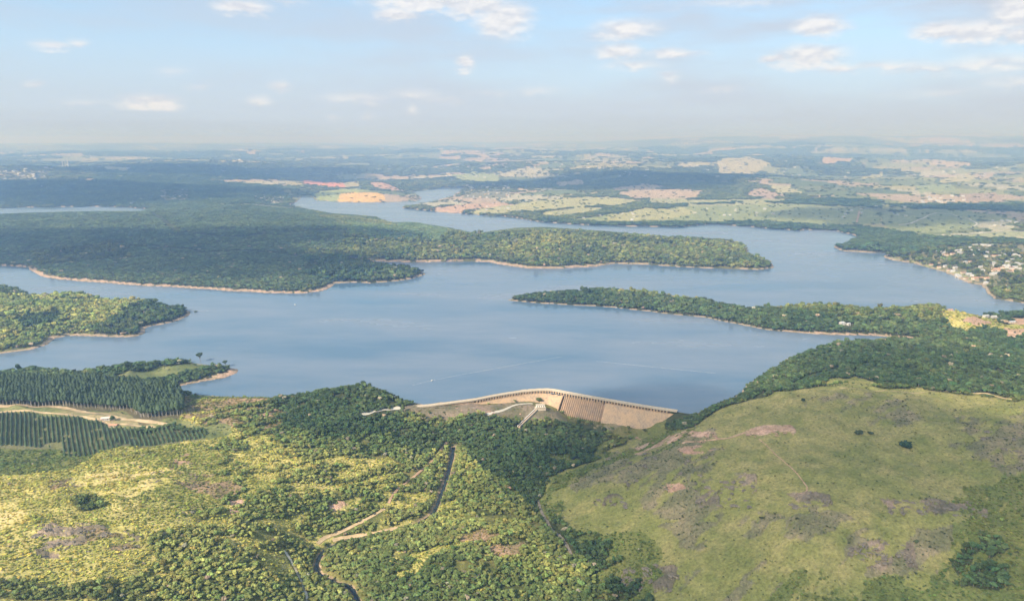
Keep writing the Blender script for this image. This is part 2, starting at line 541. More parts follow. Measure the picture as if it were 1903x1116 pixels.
rampw = np.where(GR < 1650, 55, 130)
bh = np.clip(SD * np.where(BW > 20, .22, .3), 0, np.clip(BW * .22, 1.2, 5))
land = bh + np.where(H > 0, 1, 1) * sstep(0, 1, SD / rampw) * H
cap = np.where((GR > 1700) & (SD < 899), 3 + SD * 0.085, 9e9)
land = np.minimum(land, cap)
Z = np.where(SD >= 0, land, np.maximum(SD * .25, -9))
Z = np.where((SD >= 0) & (GR > 1650), np.maximum(Z, bh * .7 + 0.02), Z)

# the dry river bed below the dam is cut into the valley
RIVER = [(843, 828, -34), (839, 850, -38), (830, 885, -44), (818, 920, -49), (803, 952, -53), (770, 972, -54), (725, 985, -55), (690, 992, -56),
         (655, 1000, -57), (622, 1010, -58), (598, 1025, -59), (588, 1045, -60), (592, 1062, -61), (620, 1078, -62), (650, 1088, -63), (666, 1116, -65), (690, 1180, -68)]
RIVER = [(u, v, -20 + (z + 20) * .7) for u, v, z in RIVER]
RW = np.array([at(u, v, z) for u, v, z in RIVER])
m = (GR < 1400) & (GR > 400) & (np.abs(GA) < R(35))
dr_ = np.full(GX.shape, 999.0)
xs, ys = GX[m], GY[m]
dv = np.full(xs.shape, 999.0)
zz = np.zeros(xs.shape)
for i in range(len(RW) - 1):
    d, t = seg_dist(xs, ys, RW[i], RW[i + 1])
    k = d < dv
    dv[k] = d[k]
    zz[k] = RIVER[i][2] * (1 - t[k]) + RIVER[i + 1][2] * t[k]
dr_[m] = dv
wv = np.exp(-(dv / 42.0) ** 2)
Z[m] = Z[m] * (1 - wv) + (zz + 3) * wv
Z[m] -= 6.5 * np.exp(-(dv / 9.0) ** 2)


# the rock at the dam's foot is dug out to the foundation
m = (dd < 75) & ~WAT & (GR > 1000) & (GR < 1500)
f_ = GY[m] * math.cos(PITCH) + CAM_H * math.sin(PITCH)
um = 951.5 + FPX * GX[m] / f_
foot = np.interp(um, [872, 900, 935, 985, 1035, 1055, 1130, 1200, 1232, 1256], [0, -5, -9, -12, -22, -30, -30, -23, -13, 2])
Z[m] = np.where(um < 1264, np.minimum(Z[m], foot + (Z[m] - foot) * sstep(34, 75, dd[m])), Z[m])


# ------------------------------------------------------------------ sampling the grid
def gidx(x, y):
    r_ = np.hypot(x, y)
    a = np.degrees(np.arctan2(x, y))
    fr = np.interp(r_, RR, np.arange(NR))
    fa_ = np.clip((a + 46) / 0.075, 0, ND - 1.001)
    return fr, fa_


def samp(G, x, y):
    fr, fa_ = gidx(np.asarray(x, float), np.asarray(y, float))
    i = np.clip(fr.astype(int), 0, NR - 2); j = fa_.astype(int)
    a, b = fr - i, fa_ - j
    return (G[i, j] * (1 - b) + G[i, j + 1] * b) * (1 - a) + (G[i + 1, j] * (1 - b) + G[i + 1, j + 1] * b) * a


def hit(u, v, lift=0.0):
    """Where the line of sight through a pixel first meets the ground."""
    u = np.atleast_1d(np.asarray(u, float)); v = np.atleast_1d(np.asarray(v, float))
    x, y, z = ray(u, v)
    hl = np.hypot(x, y)
    x, y, z = x / hl, y / hl, z / hl
    R0 = np.exp(np.linspace(math.log(430), math.log(60000), 900))
    zz_ = CAM_H + z[:, None] * R0[None]
    g = np.maximum(samp(Z, x[:, None] * R0, y[:, None] * R0), np.where(samp(SD, x[:, None] * R0, y[:, None] * R0) < 0, 0, -99)) + lift
    below = zz_ <= g
    first = np.where(below.any(1), below.argmax(1), 899)
    lo = np.clip(first - 1, 0, 898)
    r0, r1 = R0[lo], R0[first]
    f0 = zz_[np.arange(len(u)), lo] - g[np.arange(len(u)), lo]
    f1 = zz_[np.arange(len(u)), first] - g[np.arange(len(u)), first]
    t = np.clip(f0 / (f0 - f1 + 1e-9), 0, 1)
    r_ = r0 + (r1 - r0) * t
    return x * r_, y * r_


def wpoly(P, level=False):
    P = np.array(P, float)
    n = len(P)
    Q = []
    for i in range(n):
        a, b = P[i], P[(i + 1) % n]
        k = max(1, int(np.hypot(*(b - a)) / 60))
        for t in range(k): Q.append(a + (b - a) * t / k)
    Q = np.array(Q)
    x, y = hit(Q[:, 0], Q[:, 1])
    if level:                                      # fields far off: outline laid out at the field's own mean height
        x, y = at(Q[:, 0], Q[:, 1], float(np.median(samp(Z, x, y))))
    return np.stack([x, y], 1)


# ------------------------------------------------------------------ ground cover
# per vertex: soil/grass colour, plant density, plant tint, plant size, plant kind
C = np.zeros(GX.shape + (3,))
DEN = np.zeros(GX.shape); TINT = np.zeros(GX.shape + (3,)); SIZ = np.ones(GX.shape); KND = np.zeros(GX.shape, int)
ja = np.clip(GR * 0.009, 7, 60)
JX = GX + (fbm(GX, GY, 38, 4, 61) - .5) * 2 * ja + (fbm(GX, GY, 120, 3, 64) - .5) * 3 * ja * (GR < 1500)
JY = GY + (fbm(GX, GY, 38, 4, 71) - .5) * 2 * ja + (fbm(GX, GY, 120, 3, 74) - .5) * 3 * ja * (GR < 1500)
n1 = fbm(GX, GY, 26, 4, 81); n2 = fbm(GX, GY, 110, 4, 91); n3 = fbm(GX, GY, 9, 3, 95)


def lerp3(a, b, t):
    a, b = np.array(a), np.array(b)
    return a + (b - a) * np.clip(t, 0, 1)[..., None]


COVER = dict(
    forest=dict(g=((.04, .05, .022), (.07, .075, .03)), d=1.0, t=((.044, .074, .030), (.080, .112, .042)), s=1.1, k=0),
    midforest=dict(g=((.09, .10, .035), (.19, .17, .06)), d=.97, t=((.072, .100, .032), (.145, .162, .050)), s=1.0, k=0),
    litforest=dict(g=((.10, .11, .035), (.20, .19, .06)), d=.97, t=((.10, .128, .036), (.20, .205, .06)), s=.95, k=0),  # sunlit tone put into the plant tint
    plantation=dict(g=((.050, .062, .030), (.065, .075, .035)), d=1.0, t=((.066, .100, .046), (.098, .132, .056)), s=.82, k=3),
    scrub=dict(g=((.34, .31, .095), (.50, .42, .15)), d=.78, t=((.185, .205, .042), (.39, .36, .082)), s=.54, k=1),
    yellow=dict(g=((.52, .44, .14), (.58, .46, .20)), d=.34, t=((.28, .27, .05), (.42, .36, .08)), s=.5, k=1),
    brown=dict(g=((.27, .20, .11), (.36, .24, .15)), d=.5, t=((.13, .13, .04), (.24, .19, .07)), s=.5, k=1),
    meadow=dict(g=((.205, .205, .064), (.285, .25, .094)), d=.09, t=((.09, .11, .035), (.19, .18, .06)), s=.36, k=1),
    greenscrub=dict(g=((.13, .15, .045), (.18, .18, .055)), d=.5, t=((.09, .125, .034), (.15, .175, .045)), s=.55, k=1),
    rocky=dict(g=((.165, .155, .082), (.27, .22, .125)), d=.22, t=((.07, .085, .035), (.11, .115, .05)), s=.42, k=1),
    rock=dict(g=((.15, .125, .09), (.30, .225, .16)), d=.03, t=((.07, .08, .03), (.10, .10, .04)), s=.35, k=1),
    soil=dict(g=((.40, .25, .17), (.50, .33, .22)), d=.05, t=((.12, .12, .05), (.15, .14, .06)), s=.4, k=1),
    redrock=dict(g=((.36, .22, .15), (.50, .33, .23)), d=.04, t=((.08, .09, .04), (.12, .11, .05)), s=.4, k=1),
    grass=dict(g=((.13, .15, .055), (.20, .20, .08)), d=.05, t=((.06, .09, .03), (.09, .12, .04)), s=.5, k=1),
    bare=dict(g=((.27, .20, .145), (.16, .14, .085)), d=.10, t=((.06, .08, .03), (.10, .12, .04)), s=.5, k=1),
    track=dict(g=((.31, .25, .13), (.20, .20, .09)), d=.0, t=((.1, .1, .04), (.1, .1, .04)), s=.4, k=1),
    eucal=dict(g=((.10, .09, .05), (.16, .13, .07)), d=1.0, t=((.042, .066, .036), (.065, .088, .048)), s=1.0, k=9),
    rows=dict(g=((.13, .13, .06), (.17, .16, .075)), d=0, t=((.04, .07, .035), (.05, .08, .04)), s=1.0, k=9),
)


def paint(name, msk, noise=None, mul=1.0):
    c = COVER[name]
    nn = sstep(.32, .68, (n1 * .6 + n2 * .4) if noise is None else noise)[msk]
    C[msk] = lerp3(c['g'][0], c['g'][1], nn)
    TINT[msk] = lerp3(c['t'][0], c['t'][1], sstep(.3, .7, n2[msk] * .7 + n3[msk] * .3)) * mul
    DEN[msk] = c['d']; SIZ[msk] = c['s']; KND[msk] = c['k']
    ROCKY[msk] = {'rock': 1.0, 'rocky': .55, 'redrock': .5}.get(name, 0.0)


# streaky noise (strike of the rock runs across the slope) that breaks patches up
stk = fbm(GX * .8 + GY * .5, (GY * .8 - GX * .5) * 3.2, 60, 5, 131, .6)


KX = JX + (fbm(GX, GY, 75, 4, 201, .6) - .5) * 95
KY = JY + (fbm(GX, GY, 75, 4, 211, .6) - .5) * 95


def pp(name, poly, thr=None, soft=False, **k):
    m_ = in_poly(KX if soft else JX, KY if soft else JY, wpoly(poly))
    if thr is not None: m_ &= stk > thr
    paint(name, m_, **k)


ROCKY = np.zeros(GX.shape)
ALL = np.ones(GX.shape, bool)
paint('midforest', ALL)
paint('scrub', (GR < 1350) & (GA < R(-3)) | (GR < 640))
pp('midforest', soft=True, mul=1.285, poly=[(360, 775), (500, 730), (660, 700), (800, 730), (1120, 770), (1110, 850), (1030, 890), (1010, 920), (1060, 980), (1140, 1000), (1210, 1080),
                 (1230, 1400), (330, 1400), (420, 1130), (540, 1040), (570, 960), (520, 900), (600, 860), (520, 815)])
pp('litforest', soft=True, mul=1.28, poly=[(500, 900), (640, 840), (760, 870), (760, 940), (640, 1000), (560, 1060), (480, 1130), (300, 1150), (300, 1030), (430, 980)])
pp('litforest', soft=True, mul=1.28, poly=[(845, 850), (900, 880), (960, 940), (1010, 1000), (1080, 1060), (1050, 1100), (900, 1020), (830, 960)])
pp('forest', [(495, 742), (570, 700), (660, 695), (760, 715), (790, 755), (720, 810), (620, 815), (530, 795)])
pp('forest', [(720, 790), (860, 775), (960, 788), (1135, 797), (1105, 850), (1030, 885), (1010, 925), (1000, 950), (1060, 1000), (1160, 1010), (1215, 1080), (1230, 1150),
              (1180, 1150), (1100, 1060), (1000, 960), (940, 890), (880, 850), (850, 825), (790, 850), (740, 830)])  # darker tint puts the shade over the ravine into the plants
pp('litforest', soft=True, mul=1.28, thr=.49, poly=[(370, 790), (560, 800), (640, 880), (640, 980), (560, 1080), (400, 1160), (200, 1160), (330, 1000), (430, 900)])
pp('scrub', soft=True, thr=.53, poly=[(470, 810), (640, 840), (740, 900), (700, 980), (560, 1040), (480, 1100), (400, 1000)])
pp('scrub', soft=True, thr=.60, poly=[(600, 840), (760, 860), (900, 960), (1000, 1060), (900, 1110), (700, 1080), (620, 980)])
MEAD = [(1010, 930), (1030, 880), (1100, 855), (1180, 818), (1260, 788), (1380, 748), (1480, 724), (1600, 716), (1700, 722), (1903, 745), (2300, 780), (2300, 1500),
        (1260, 1500), (1210, 1100), (1150, 1010), (1060, 985)]
pp('meadow', MEAD)
pp('rocky', soft=True, thr=.46, poly=[(1035, 880), (1150, 828), (1280, 795), (1350, 800), (1330, 850), (1300, 880), (1400, 885), (1420, 930), (1320, 965), (1200, 960), (1130, 925), (1040, 900)])
pp('rocky', soft=True, thr=.52, poly=[(1500, 740), (1640, 735), (1720, 760), (1700, 790), (1620, 785), (1530, 770)])
pp('rocky', soft=True, thr=.52, poly=[(1800, 775), (1903, 755), (2050, 800), (1960, 920), (1880, 890), (1840, 850), (1790, 820)])
pp('rocky', soft=True, thr=.52, poly=[(1200, 990), (1330, 960), (1480, 950), (1560, 975), (1470, 1000), (1330, 1000)])
pp('rocky', soft=True, thr=.52, poly=[(1540, 1000), (1640, 975), (1800, 1000), (1830, 1060), (1700, 1075), (1560, 1060)])
pp('rocky', soft=True, thr=.52, poly=[(1250, 1080), (1420, 1070), (1480, 1116), (1460, 1160), (1260, 1160)])
pp('greenscrub', soft=True, thr=.30, poly=[(1790, 960), (1903, 900), (2300, 850), (2300, 1500), (1500, 1500), (1500, 1116), (1640, 1092), (1760, 1085), (1830, 1050), (1850, 1010), (1810, 985)])
pp('greenscrub', soft=True, thr=.50, poly=[(1480, 1060), (1640, 1080), (1800, 1040), (1780, 980), (1903, 880), (1903, 1116), (1400, 1130)])
pp('forest', [(1800, 1055), (1903, 1030), (2000, 1050), (1903, 1085), (1830, 1080)], soft=True, thr=.45, mul=1.3)
for P in ([(1290, 892), (1400, 885), (1408, 930), (1380, 946), (1300, 942)], [(1462, 924), (1540, 924), (1548, 938), (1480, 944)],
          [(1636, 930), (1700, 924), (1826, 938), (1830, 958), (1760, 960), (1650, 946)], [(1572, 1006), (1630, 998), (1656, 1030), (1640, 1052), (1580, 1040)],
          [(1665, 1005), (1700, 1010), (1700, 1060), (1676, 1050)], [(1138, 1052), (1200, 1046), (1258, 1052), (1250, 1100), (1170, 1100)],
          [(1105, 925), (1170, 925), (1168, 943), (1120, 943)], [(65, 985), (100, 967), (180, 972), (262, 970), (268, 1000), (200, 1012), (110, 1035), (64, 1030)],
          [(276, 884), (315, 868), (318, 880), (300, 898), (278, 898)], [(348, 882), (372, 882), (370, 905), (350, 908)], [(322, 955), (366, 938), (370, 960), (330, 975)]):
    pp('rock', P, thr=.46)
for P in ([(1175, 832), (1230, 815), (1290, 800), (1330, 800), (1320, 812), (1240, 826), (1180, 845)], [(1250, 840), (1305, 830), (1308, 845), (1260, 850)],
          [(1230, 905), (1268, 902), (1270, 914), (1235, 920)], [(1375, 805), (1410, 795), (1470, 793), (1475, 812), (1420, 815), (1380, 812)]):
    pp('redrock', P, thr=.30)
pp('greenscrub', soft=True, thr=.50, poly=[(1000, 870), (1110, 835), (1180, 805), (1260, 775), (1310, 800), (1180, 850), (1085, 900), (1045, 930), (1110, 1000), (1240, 1060), (1290, 1130), (1200, 1130), (1060, 990), (1000, 940)])
# left slope
pp('yellow', thr=.42, poly=[(-100, 925), (50, 930), (60, 960), (30, 985), (-100, 975)])
pp('yellow', thr=.42, poly=[(130, 885), (300, 870), (340, 890), (250, 920), (130, 915)])
pp('yellow', thr=.42, poly=[(190, 972), (262, 964), (264, 985), (210, 990)])
pp('yellow', thr=.42, poly=[(-100, 1060), (60, 1055), (70, 1080), (-100, 1100)])
pp('brown', soft=True, thr=.45, poly=[(70, 895), (140, 885), (160, 905), (90, 915)])
pp('brown', soft=True, thr=.45, poly=[(330, 850), (400, 855), (430, 900), (400, 930), (340, 900)])
pp('brown', soft=True, thr=.45, poly=[(160, 985), (280, 1000), (300, 1030), (160, 1035)])
pp('redrock', thr=.42, poly=[(322, 848), (350, 842), (352, 862), (380, 868), (372, 878), (325, 870)])
pp('redrock', thr=.42, poly=[(430, 925), (458, 922), (455, 945), (435, 950)])
pp('redrock', thr=.42, poly=[(597, 932), (630, 925), (640, 932), (615, 950), (598, 948)])
pp('brown', soft=True, thr=.45, poly=[(840, 1000), (900, 985), (960, 1000), (1010, 1035), (1020, 1060), (960, 1050), (860, 1015)])
pp('greenscrub', [(-100, 822), (120, 828), (160, 850), (100, 880), (-100, 890)])
pp('midforest', [(140, 925), (185, 918), (200, 935), (150, 945)], thr=.4)
pp('midforest', [(-100, 1085), (200, 1075), (320, 1085), (260, 1116), (-100, 1120)], thr=.45)
# plateau on the left
pp('brown', soft=True, thr=.45, poly=[(330, 722), (430, 728), (500, 735), (530, 770), (510, 795), (420, 790), (340, 775)])
pp('greenscrub', [(345, 720), (500, 728), (500, 742), (345, 738)])
pp('redrock', thr=.42, poly=[(480, 762), (510, 757), (508, 782), (486, 784)])
pp('grass', [(-200, 750), (120, 752), (250, 762), (345, 778), (420, 785), (440, 800), (380, 812), (230, 800), (120, 775), (-200, 768)])
pp('track', [(100, 757), (200, 765), (250, 772), (300, 788), (330, 794), (250, 786), (180, 776), (100, 764)])
pp('forest', [(262, 788), (340, 790), (385, 796), (300, 797), (255, 798)])
pp('eucal', [(-300, 700), (60, 712), (200, 715), (290, 725), (338, 735), (343, 757), (340, 776), (262, 779), (240, 765), (120, 757), (-300, 757)])
ROWS = [(-300, 768), (60, 768), (125, 775), (190, 785), (215, 795), (250, 797), (300, 794), (380, 797), (385, 812), (300, 825), (235, 828), (160, 848), (120, 847), (115, 829), (-300, 822)]
pp('rows', ROWS)
# foot of the dam
pp('bare', [(740, 755), (800, 742), (883, 749), (985, 747), (1048, 770), (1052, 787), (1000, 779), (960, 786), (900, 775), (850, 768), (790, 768)])
pp('rocky', soft=True, thr=.52, poly=[(1085, 786), (1150, 785), (1230, 772), (1252, 780), (1200, 800), (1120, 806)])
# forested banks
RF = [(1244, 772), (1322, 740), (1390, 690), (1480, 630), (1560, 625), (1700, 630), (1903, 632), (2300, 640), (2300, 770), (1903, 742), (1760, 726), (1690, 721), (1620, 712), (1570, 706),
      (1500, 722), (1400, 742), (1330, 765), (1285, 795), (1235, 802)]
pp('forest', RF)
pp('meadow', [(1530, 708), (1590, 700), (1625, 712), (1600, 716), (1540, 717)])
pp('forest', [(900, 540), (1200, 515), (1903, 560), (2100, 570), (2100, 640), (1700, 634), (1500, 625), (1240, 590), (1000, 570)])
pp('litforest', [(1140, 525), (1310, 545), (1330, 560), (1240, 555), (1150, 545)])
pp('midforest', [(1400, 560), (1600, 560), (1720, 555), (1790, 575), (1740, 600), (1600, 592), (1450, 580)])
CLR = [(1735, 584), (1765, 577), (1800, 580), (1850, 592), (1870, 605), (1903, 594), (2060, 596), (2060, 630), (1862, 629), (1852, 613), (1800, 618), (1765, 607)]
pp('scrub', CLR)
pp('yellow', thr=.42, poly=[(1745, 583), (1800, 583), (1810, 595), (1830, 600), (1800, 612), (1762, 603)])
pp('soil', [(1780, 592), (1815, 588), (1850, 602), (1815, 604)])
pp('soil', [(1875, 592), (1960, 590), (1960, 604), (1885, 604)])
pp('soil', [(1862, 610), (1960, 612), (1960, 629), (1864, 628)])
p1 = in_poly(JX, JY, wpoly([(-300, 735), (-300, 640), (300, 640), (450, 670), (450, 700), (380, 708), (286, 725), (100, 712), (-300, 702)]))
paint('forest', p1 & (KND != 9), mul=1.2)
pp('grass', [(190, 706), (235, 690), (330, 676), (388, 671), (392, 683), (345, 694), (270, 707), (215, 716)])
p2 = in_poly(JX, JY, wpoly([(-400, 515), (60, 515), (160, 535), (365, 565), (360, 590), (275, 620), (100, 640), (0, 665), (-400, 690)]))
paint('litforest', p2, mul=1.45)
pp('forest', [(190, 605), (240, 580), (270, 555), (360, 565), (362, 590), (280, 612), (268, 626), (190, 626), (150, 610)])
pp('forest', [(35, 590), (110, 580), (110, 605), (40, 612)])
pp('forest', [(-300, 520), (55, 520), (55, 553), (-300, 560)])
# the large peninsula
pp('plantation', [(-500, 400), (0, 388), (280, 382), (538, 378), (600, 398), (640, 420), (640, 470), (520, 476), (620, 482), (800, 508), (765, 520), (620, 530), (500, 548), (134, 525), (50, 500), (-500, 490)])
pp('plantation', [(640, 405), (700, 408), (830, 420), (835, 435), (820, 450), (700, 445), (645, 435)], mul=1.5)  # sunlit stretch of the plantation, brightness put into its tint
pp('midforest', [(520, 475), (640, 462), (700, 450), (820, 455), (900, 460), (930, 490), (800, 488), (640, 476)])
pp('midforest', [(60, 470), (230, 450), (240, 480), (130, 490), (70, 495)], mul=.75)
pp('forest', [(560, 480), (640, 478), (800, 510), (765, 522), (620, 530), (580, 510)])
pp('litforest', [(930, 450), (1010, 440), (1060, 455), (1010, 475), (960, 480), (930, 470)])
pp('litforest', [(590, 400), (740, 412), (730, 420), (600, 406)])
# --- far country
farm = (GR > 4100) & ~in_poly(GX, GY, wpoly([(-500, 400), (0, 390), (280, 383), (538, 378), (560, 390), (720, 405), (880, 432), (1240, 440), (1460, 500), (-500, 560)]))
farm |= (GR > 2500) & (GA > R(20)) & in_poly(GX, GY, wpoly([(1480, 380), (2400, 380), (2400, 560), (1903, 560), (1830, 530), (1640, 470), (1540, 455), (1480, 425)]))
sc_ = np.clip(GR / 9.0, 380, 2600)
ids = np.zeros(GX.shape); edg = np.zeros(GX.shape)
for s0, lo, hi in ((340, 0, 7000), (560, 7000, 12000), (750, 12000, 22000), (1300, 22000, 90000)):
    mm = farm & (GR >= lo) & (GR < hi)
    i_, e_ = cells(GX[mm] + (n2[mm] - .5) * s0, GY[mm] + (n1[mm] - .5) * s0 * .3, s0, 7, 1.5)
    ids[mm] = i_; edg[mm] = e_
wood = fbm(GX, GY, 1500, 4, 111) + (n2 - .5) * .25
rightness = np.interp(ga_d, [-40, -8, 8, 20, 40], [-.055, -.03, .0, .05, .03]) + np.interp(GR, [4000, 9000, 20000], [-.02, .015, 0.0])
fld = farm & (wood < 0.505 + rightness * 1.3)
paint('midforest', farm, mul=.92)
C[farm] = C[farm] * .7
FC = [(.40, .35, .16), (.20, .22, .09), (.17, .20, .09), (.30, .30, .13), (.47, .36, .23), (.14, .17, .08), (.43, .33, .22), (.25, .26, .12), (.44, .40, .27), (.20, .21, .10)]
fi = (ids * 997).astype(int) % len(FC)
for k, c in enumerate(FC):
    m = fld & (fi == k)
    C[m] = np.array(c) * (0.70 + 0.3 * n1[m])[:, None]
    DEN[m] = .012; KND[m] = 0
m = fld & (edg < .06)
DEN[m] = .22; C[m] = (.10, .12, .05)
FIELDS = [([(564, 331), (610, 333), (662, 338), (640, 349), (600, 347), (562, 344)], (.62, .27, .17)), ([(513, 335), (563, 333), (562, 345), (535, 342)], (.42, .36, .20)),
          ([(640, 337), (668, 339), (668, 348), (640, 349)], (.42, .36, .2)), ([(582, 357), (640, 354), (690, 358), (640, 362), (632, 373), (598, 374)], (.33, .36, .14)),
          ([(632, 361), (712, 363), (716, 370), (702, 374), (628, 373)], (.66, .42, .13)), ([(688, 340), (706, 340), (748, 349), (735, 351), (692, 349)], (.50, .32, .22)),
          ([(798, 386), (860, 380), (935, 377), (965, 381), (900, 388), (830, 392)], (.58, .34, .24)),
          ([(900, 386), (965, 378), (1060, 370), (1130, 368), (1192, 375), (1150, 383), (1060, 386), (990, 391), (930, 395), (870, 392)], (.44, .40, .18)),
          ([(1000, 395), (1080, 385), (1130, 388), (1090, 397), (1030, 402)], (.40, .37, .17)),
          ([(1060, 407), (1130, 398), (1260, 386), (1400, 380), (1500, 384), (1630, 394), (1640, 415), (1500, 417), (1420, 412), (1300, 409), (1130, 411)], (.25, .28, .11)),
          ([(1130, 400), (1200, 388), (1270, 388), (1300, 396), (1230, 408), (1130, 410)], (.42, .38, .16)),
          ([(1640, 395), (1780, 390), (1830, 405), (1810, 425), (1680, 432), (1640, 415)], (.24, .27, .12)), ([(1680, 436), (1903, 428), (2100, 430), (2100, 438), (1700, 443)], (.36, .36, .2)),
          ([(838, 326), (880, 321), (925, 325), (930, 333), (880, 335), (850, 332)], (.34, .38, .16)), ([(1135, 347), (1200, 343), (1240, 350), (1190, 356), (1140, 353)], (.48, .33, .24)),
          ([(1140, 358), (1230, 354), (1310, 357), (1290, 368), (1180, 368)], (.50, .34, .25)), ([(1030, 338), (1080, 337), (1090, 343), (1040, 345)], (.52, .36, .27)),
          ([(1380, 362), (1410, 352), (1460, 364), (1430, 368)], (.46, .30, .24)), ([(1425, 347), (1470, 348), (1490, 357), (1450, 358)], (.50, .44, .24)),
          ([(1520, 292), (1570, 291), (1590, 300), (1530, 303)], (.55, .36, .24)), ([(1330, 300), (1390, 293), (1430, 303), (1390, 313), (1340, 315)], (.50, .42, .22)),
          ([(1600, 322), (1640, 319), (1650, 330), (1600, 333)], (.48, .42, .18)), ([(1740, 330), (1790, 322), (1830, 330), (1800, 342), (1750, 342)], (.50, .42, .2)),
          ([(1780, 362), (1850, 360), (1870, 374), (1800, 374)], (.42, .28, .22)), ([(1700, 345), (1760, 344), (1780, 355), (1710, 356)], (.28, .32, .14)),
          ([(190, 312), (240, 313), (245, 322), (200, 320)], (.5, .45, .32)), ([(440, 340), (480, 343), (478, 348), (446, 347)], (.45, .3, .26)),
          ([(1825, 461), (1903, 455), (2050, 456), (2050, 470), (1840, 473)], (.26, .28, .13)), ([(1590, 470), (1700, 472), (1700, 488), (1655, 484), (1630, 477)], (.22, .22, .12)),
          ([(430, 380), (480, 379), (560, 382), (540, 386), (440, 384)], (.10, .12, .06)),
          ([(1210, 368), (1330, 372), (1450, 371), (1500, 378), (1300, 382), (1200, 376)], (.38, .36, .18))]
for q_, (P, c) in enumerate(FIELDS):
    if q_ > 5: c = tuple(a_ * .7 + b2 * .3 for a_, b2 in zip(c, (.33, .33, .17)))
    m = in_poly(GX + (JX - GX) * .35, GY + (JY - GY) * .35, wpoly(P, True)) & ~WAT
    C[m] = np.array(c) * (0.64 + 0.42 * n1[m])[:, None]
    DEN[m] = .02; SIZ[m] = .8; KND[m] = 0
for P in ([(1240, 413), (1420, 411), (1500, 417), (1600, 419), (1700, 434), (1700, 446), (1640, 455), (1600, 443), (1553, 432), (1484, 433), (1420, 427), (1320, 420), (1240, 424)],
          [(1540, 456), (1570, 446), (1640, 440), (1720, 438), (1903, 446), (2050, 450), (2050, 456), (1830, 456), (1740, 464), (1700, 478), (1660, 476), (1564, 470)],
          [(180, 316), (512, 321), (512, 333), (180, 338)],
          [(1000, 406), (1090, 411), (1250, 415), (1250, 424), (1084, 420), (1007, 415)],
          [(1640, 380), (1903, 376), (2100, 385), (2100, 400), (1903, 392), (1700, 388)], [(1250, 380), (1350, 378), (1560, 368), (1640, 372), (1640, 386), (1560, 382), (1400, 376)]):
    pp('forest', P)
pp('forest', [(-500, 335), (160, 337), (300, 330), (520, 345), (540, 372), (480, 378), (300, 384), (100, 382), (-500, 386)])
pp('midforest', [(1660, 478), (1740, 462), (1800, 452), (2050, 452), (2050, 535), (1830, 528), (1780, 505), (1700, 486)], mul=.8)
vg = in_poly(GX, GY, wpoly([(1660, 478), (1740, 462), (1800, 452), (2050, 452), (2050, 535), (1830, 528), (1780, 505), (1700, 486)]))
DEN[vg] = .55
DEN[vg & (n1 < .5)] = .08
C[vg & (n1 < .5)] = (.20, .18, .10)
for P in ([(862, 344), (945, 343), (950, 368), (860, 369)], [(298, 353), (350, 352), (352, 373), (296, 373)], [(474, 361), (530, 366), (530, 377), (474, 374)], [(-20, 318), (92, 318), (92, 335), (-20, 335)]):
    m = in_poly(GX, GY, wpoly(P)) & ~WAT
    DEN[m] *= .3; C[m] = (.19, .18, .11)
# banks of bare earth
bank = (SD >= -3) & (SD < BW * (0.05 + 1.0 * n1 + .9 * n3)) & (GR < 6500)
bc = lerp3((.30, .25, .17), (.40, .28, .195), BR) * (0.8 + .4 * n3)[..., None]
C[bank] = bc[bank]; DEN[bank] = 0
near_sh = (SD > 0) & (SD < BW + 4)
DEN[near_sh] *= .25
C[WAT] = (.08, .075, .05); DEN[WAT] = 0
# stony river bed
m = dr_ < 2.5 + 5 * n1
C[m] = lerp3((.20, .15, .10), (.42, .31, .19), n3)[m]; DEN[m] = 0
DEN[dr_ < 7] *= .3
# clear ground at the dam
m = (dd < 38) & (GR > 1000)
DEN[m & (SD > 0)] *= 0.03
m = (dd < 62) & (GR > 1000) & (GX > at(1040, 780)[0]) & (GX < at(1235, 780)[0])
DEN[m & (SD > 0)] *= 0.12
C = np.clip(C, 0, 1)
# outcrops stand up in broken ledges
led = fbm(GX * .9 + GY * .3, (GY * .9 - GX * .3) * 2.4, 22, 4, 171, .6)
Z += ROCKY * (np.round(led * 7) / 7 - .42) * 9 * (GR < 1500)

# ------------------------------------------------------------------ ground mesh
def grid_mesh(name, msk_faces=None, z=None):
    nr, na = NR, NA
    i, j = np.meshgrid(np.arange(nr - 1), np.arange(na), indexing='ij')
    j2 = (j + 1) % na
    F = np.stack([i * na + j, i * na + j2, (i + 1) * na + j2, (i + 1) * na + j], -1).reshape(-1, 4)[:, ::-1]
    co = np.stack([GX, GY, Z if z is None else np.full(GX.shape, z)], -1).reshape(-1, 3)
    if msk_faces is not None:
        F = F[msk_faces.reshape(-1)]
        used = np.unique(F)
        mp = np.full(nr * na, -1); mp[used] = np.arange(len(used))
        F = mp[F]; co = co[used]
    me = bpy.data.meshes.new(name)
    me.vertices.add(len(co)); me.vertices.foreach_set('co', co.astype(np.float32).ravel())
    me.loops.add(len(F) * 4); me.loops.foreach_set('vertex_index', F.astype(np.int32).ravel())
    me.polygons.add(len(F)); me.polygons.foreach_set('loop_start', (np.arange(len(F)) * 4).astype(np.int32))
    me.polygons.foreach_set('use_smooth', np.ones(len(F), bool))
    me.update(calc_edges=True)
    return me


gm = grid_mesh('ground')
ca = gm.color_attributes.new('cover', 'FLOAT_COLOR', 'POINT')
ca.data.foreach_set('color', np.concatenate([C, np.ones(C.shape[:2] + (1,))], -1).astype(np.float32).ravel())
rk_ = gm.attributes.new('stone', 'FLOAT', 'POINT')


def new_mat(name):
    m = bpy.data.materials.new(name)
    m.use_nodes = True
    m.node_tree.nodes.clear()
    return m, NT(m.node_tree)


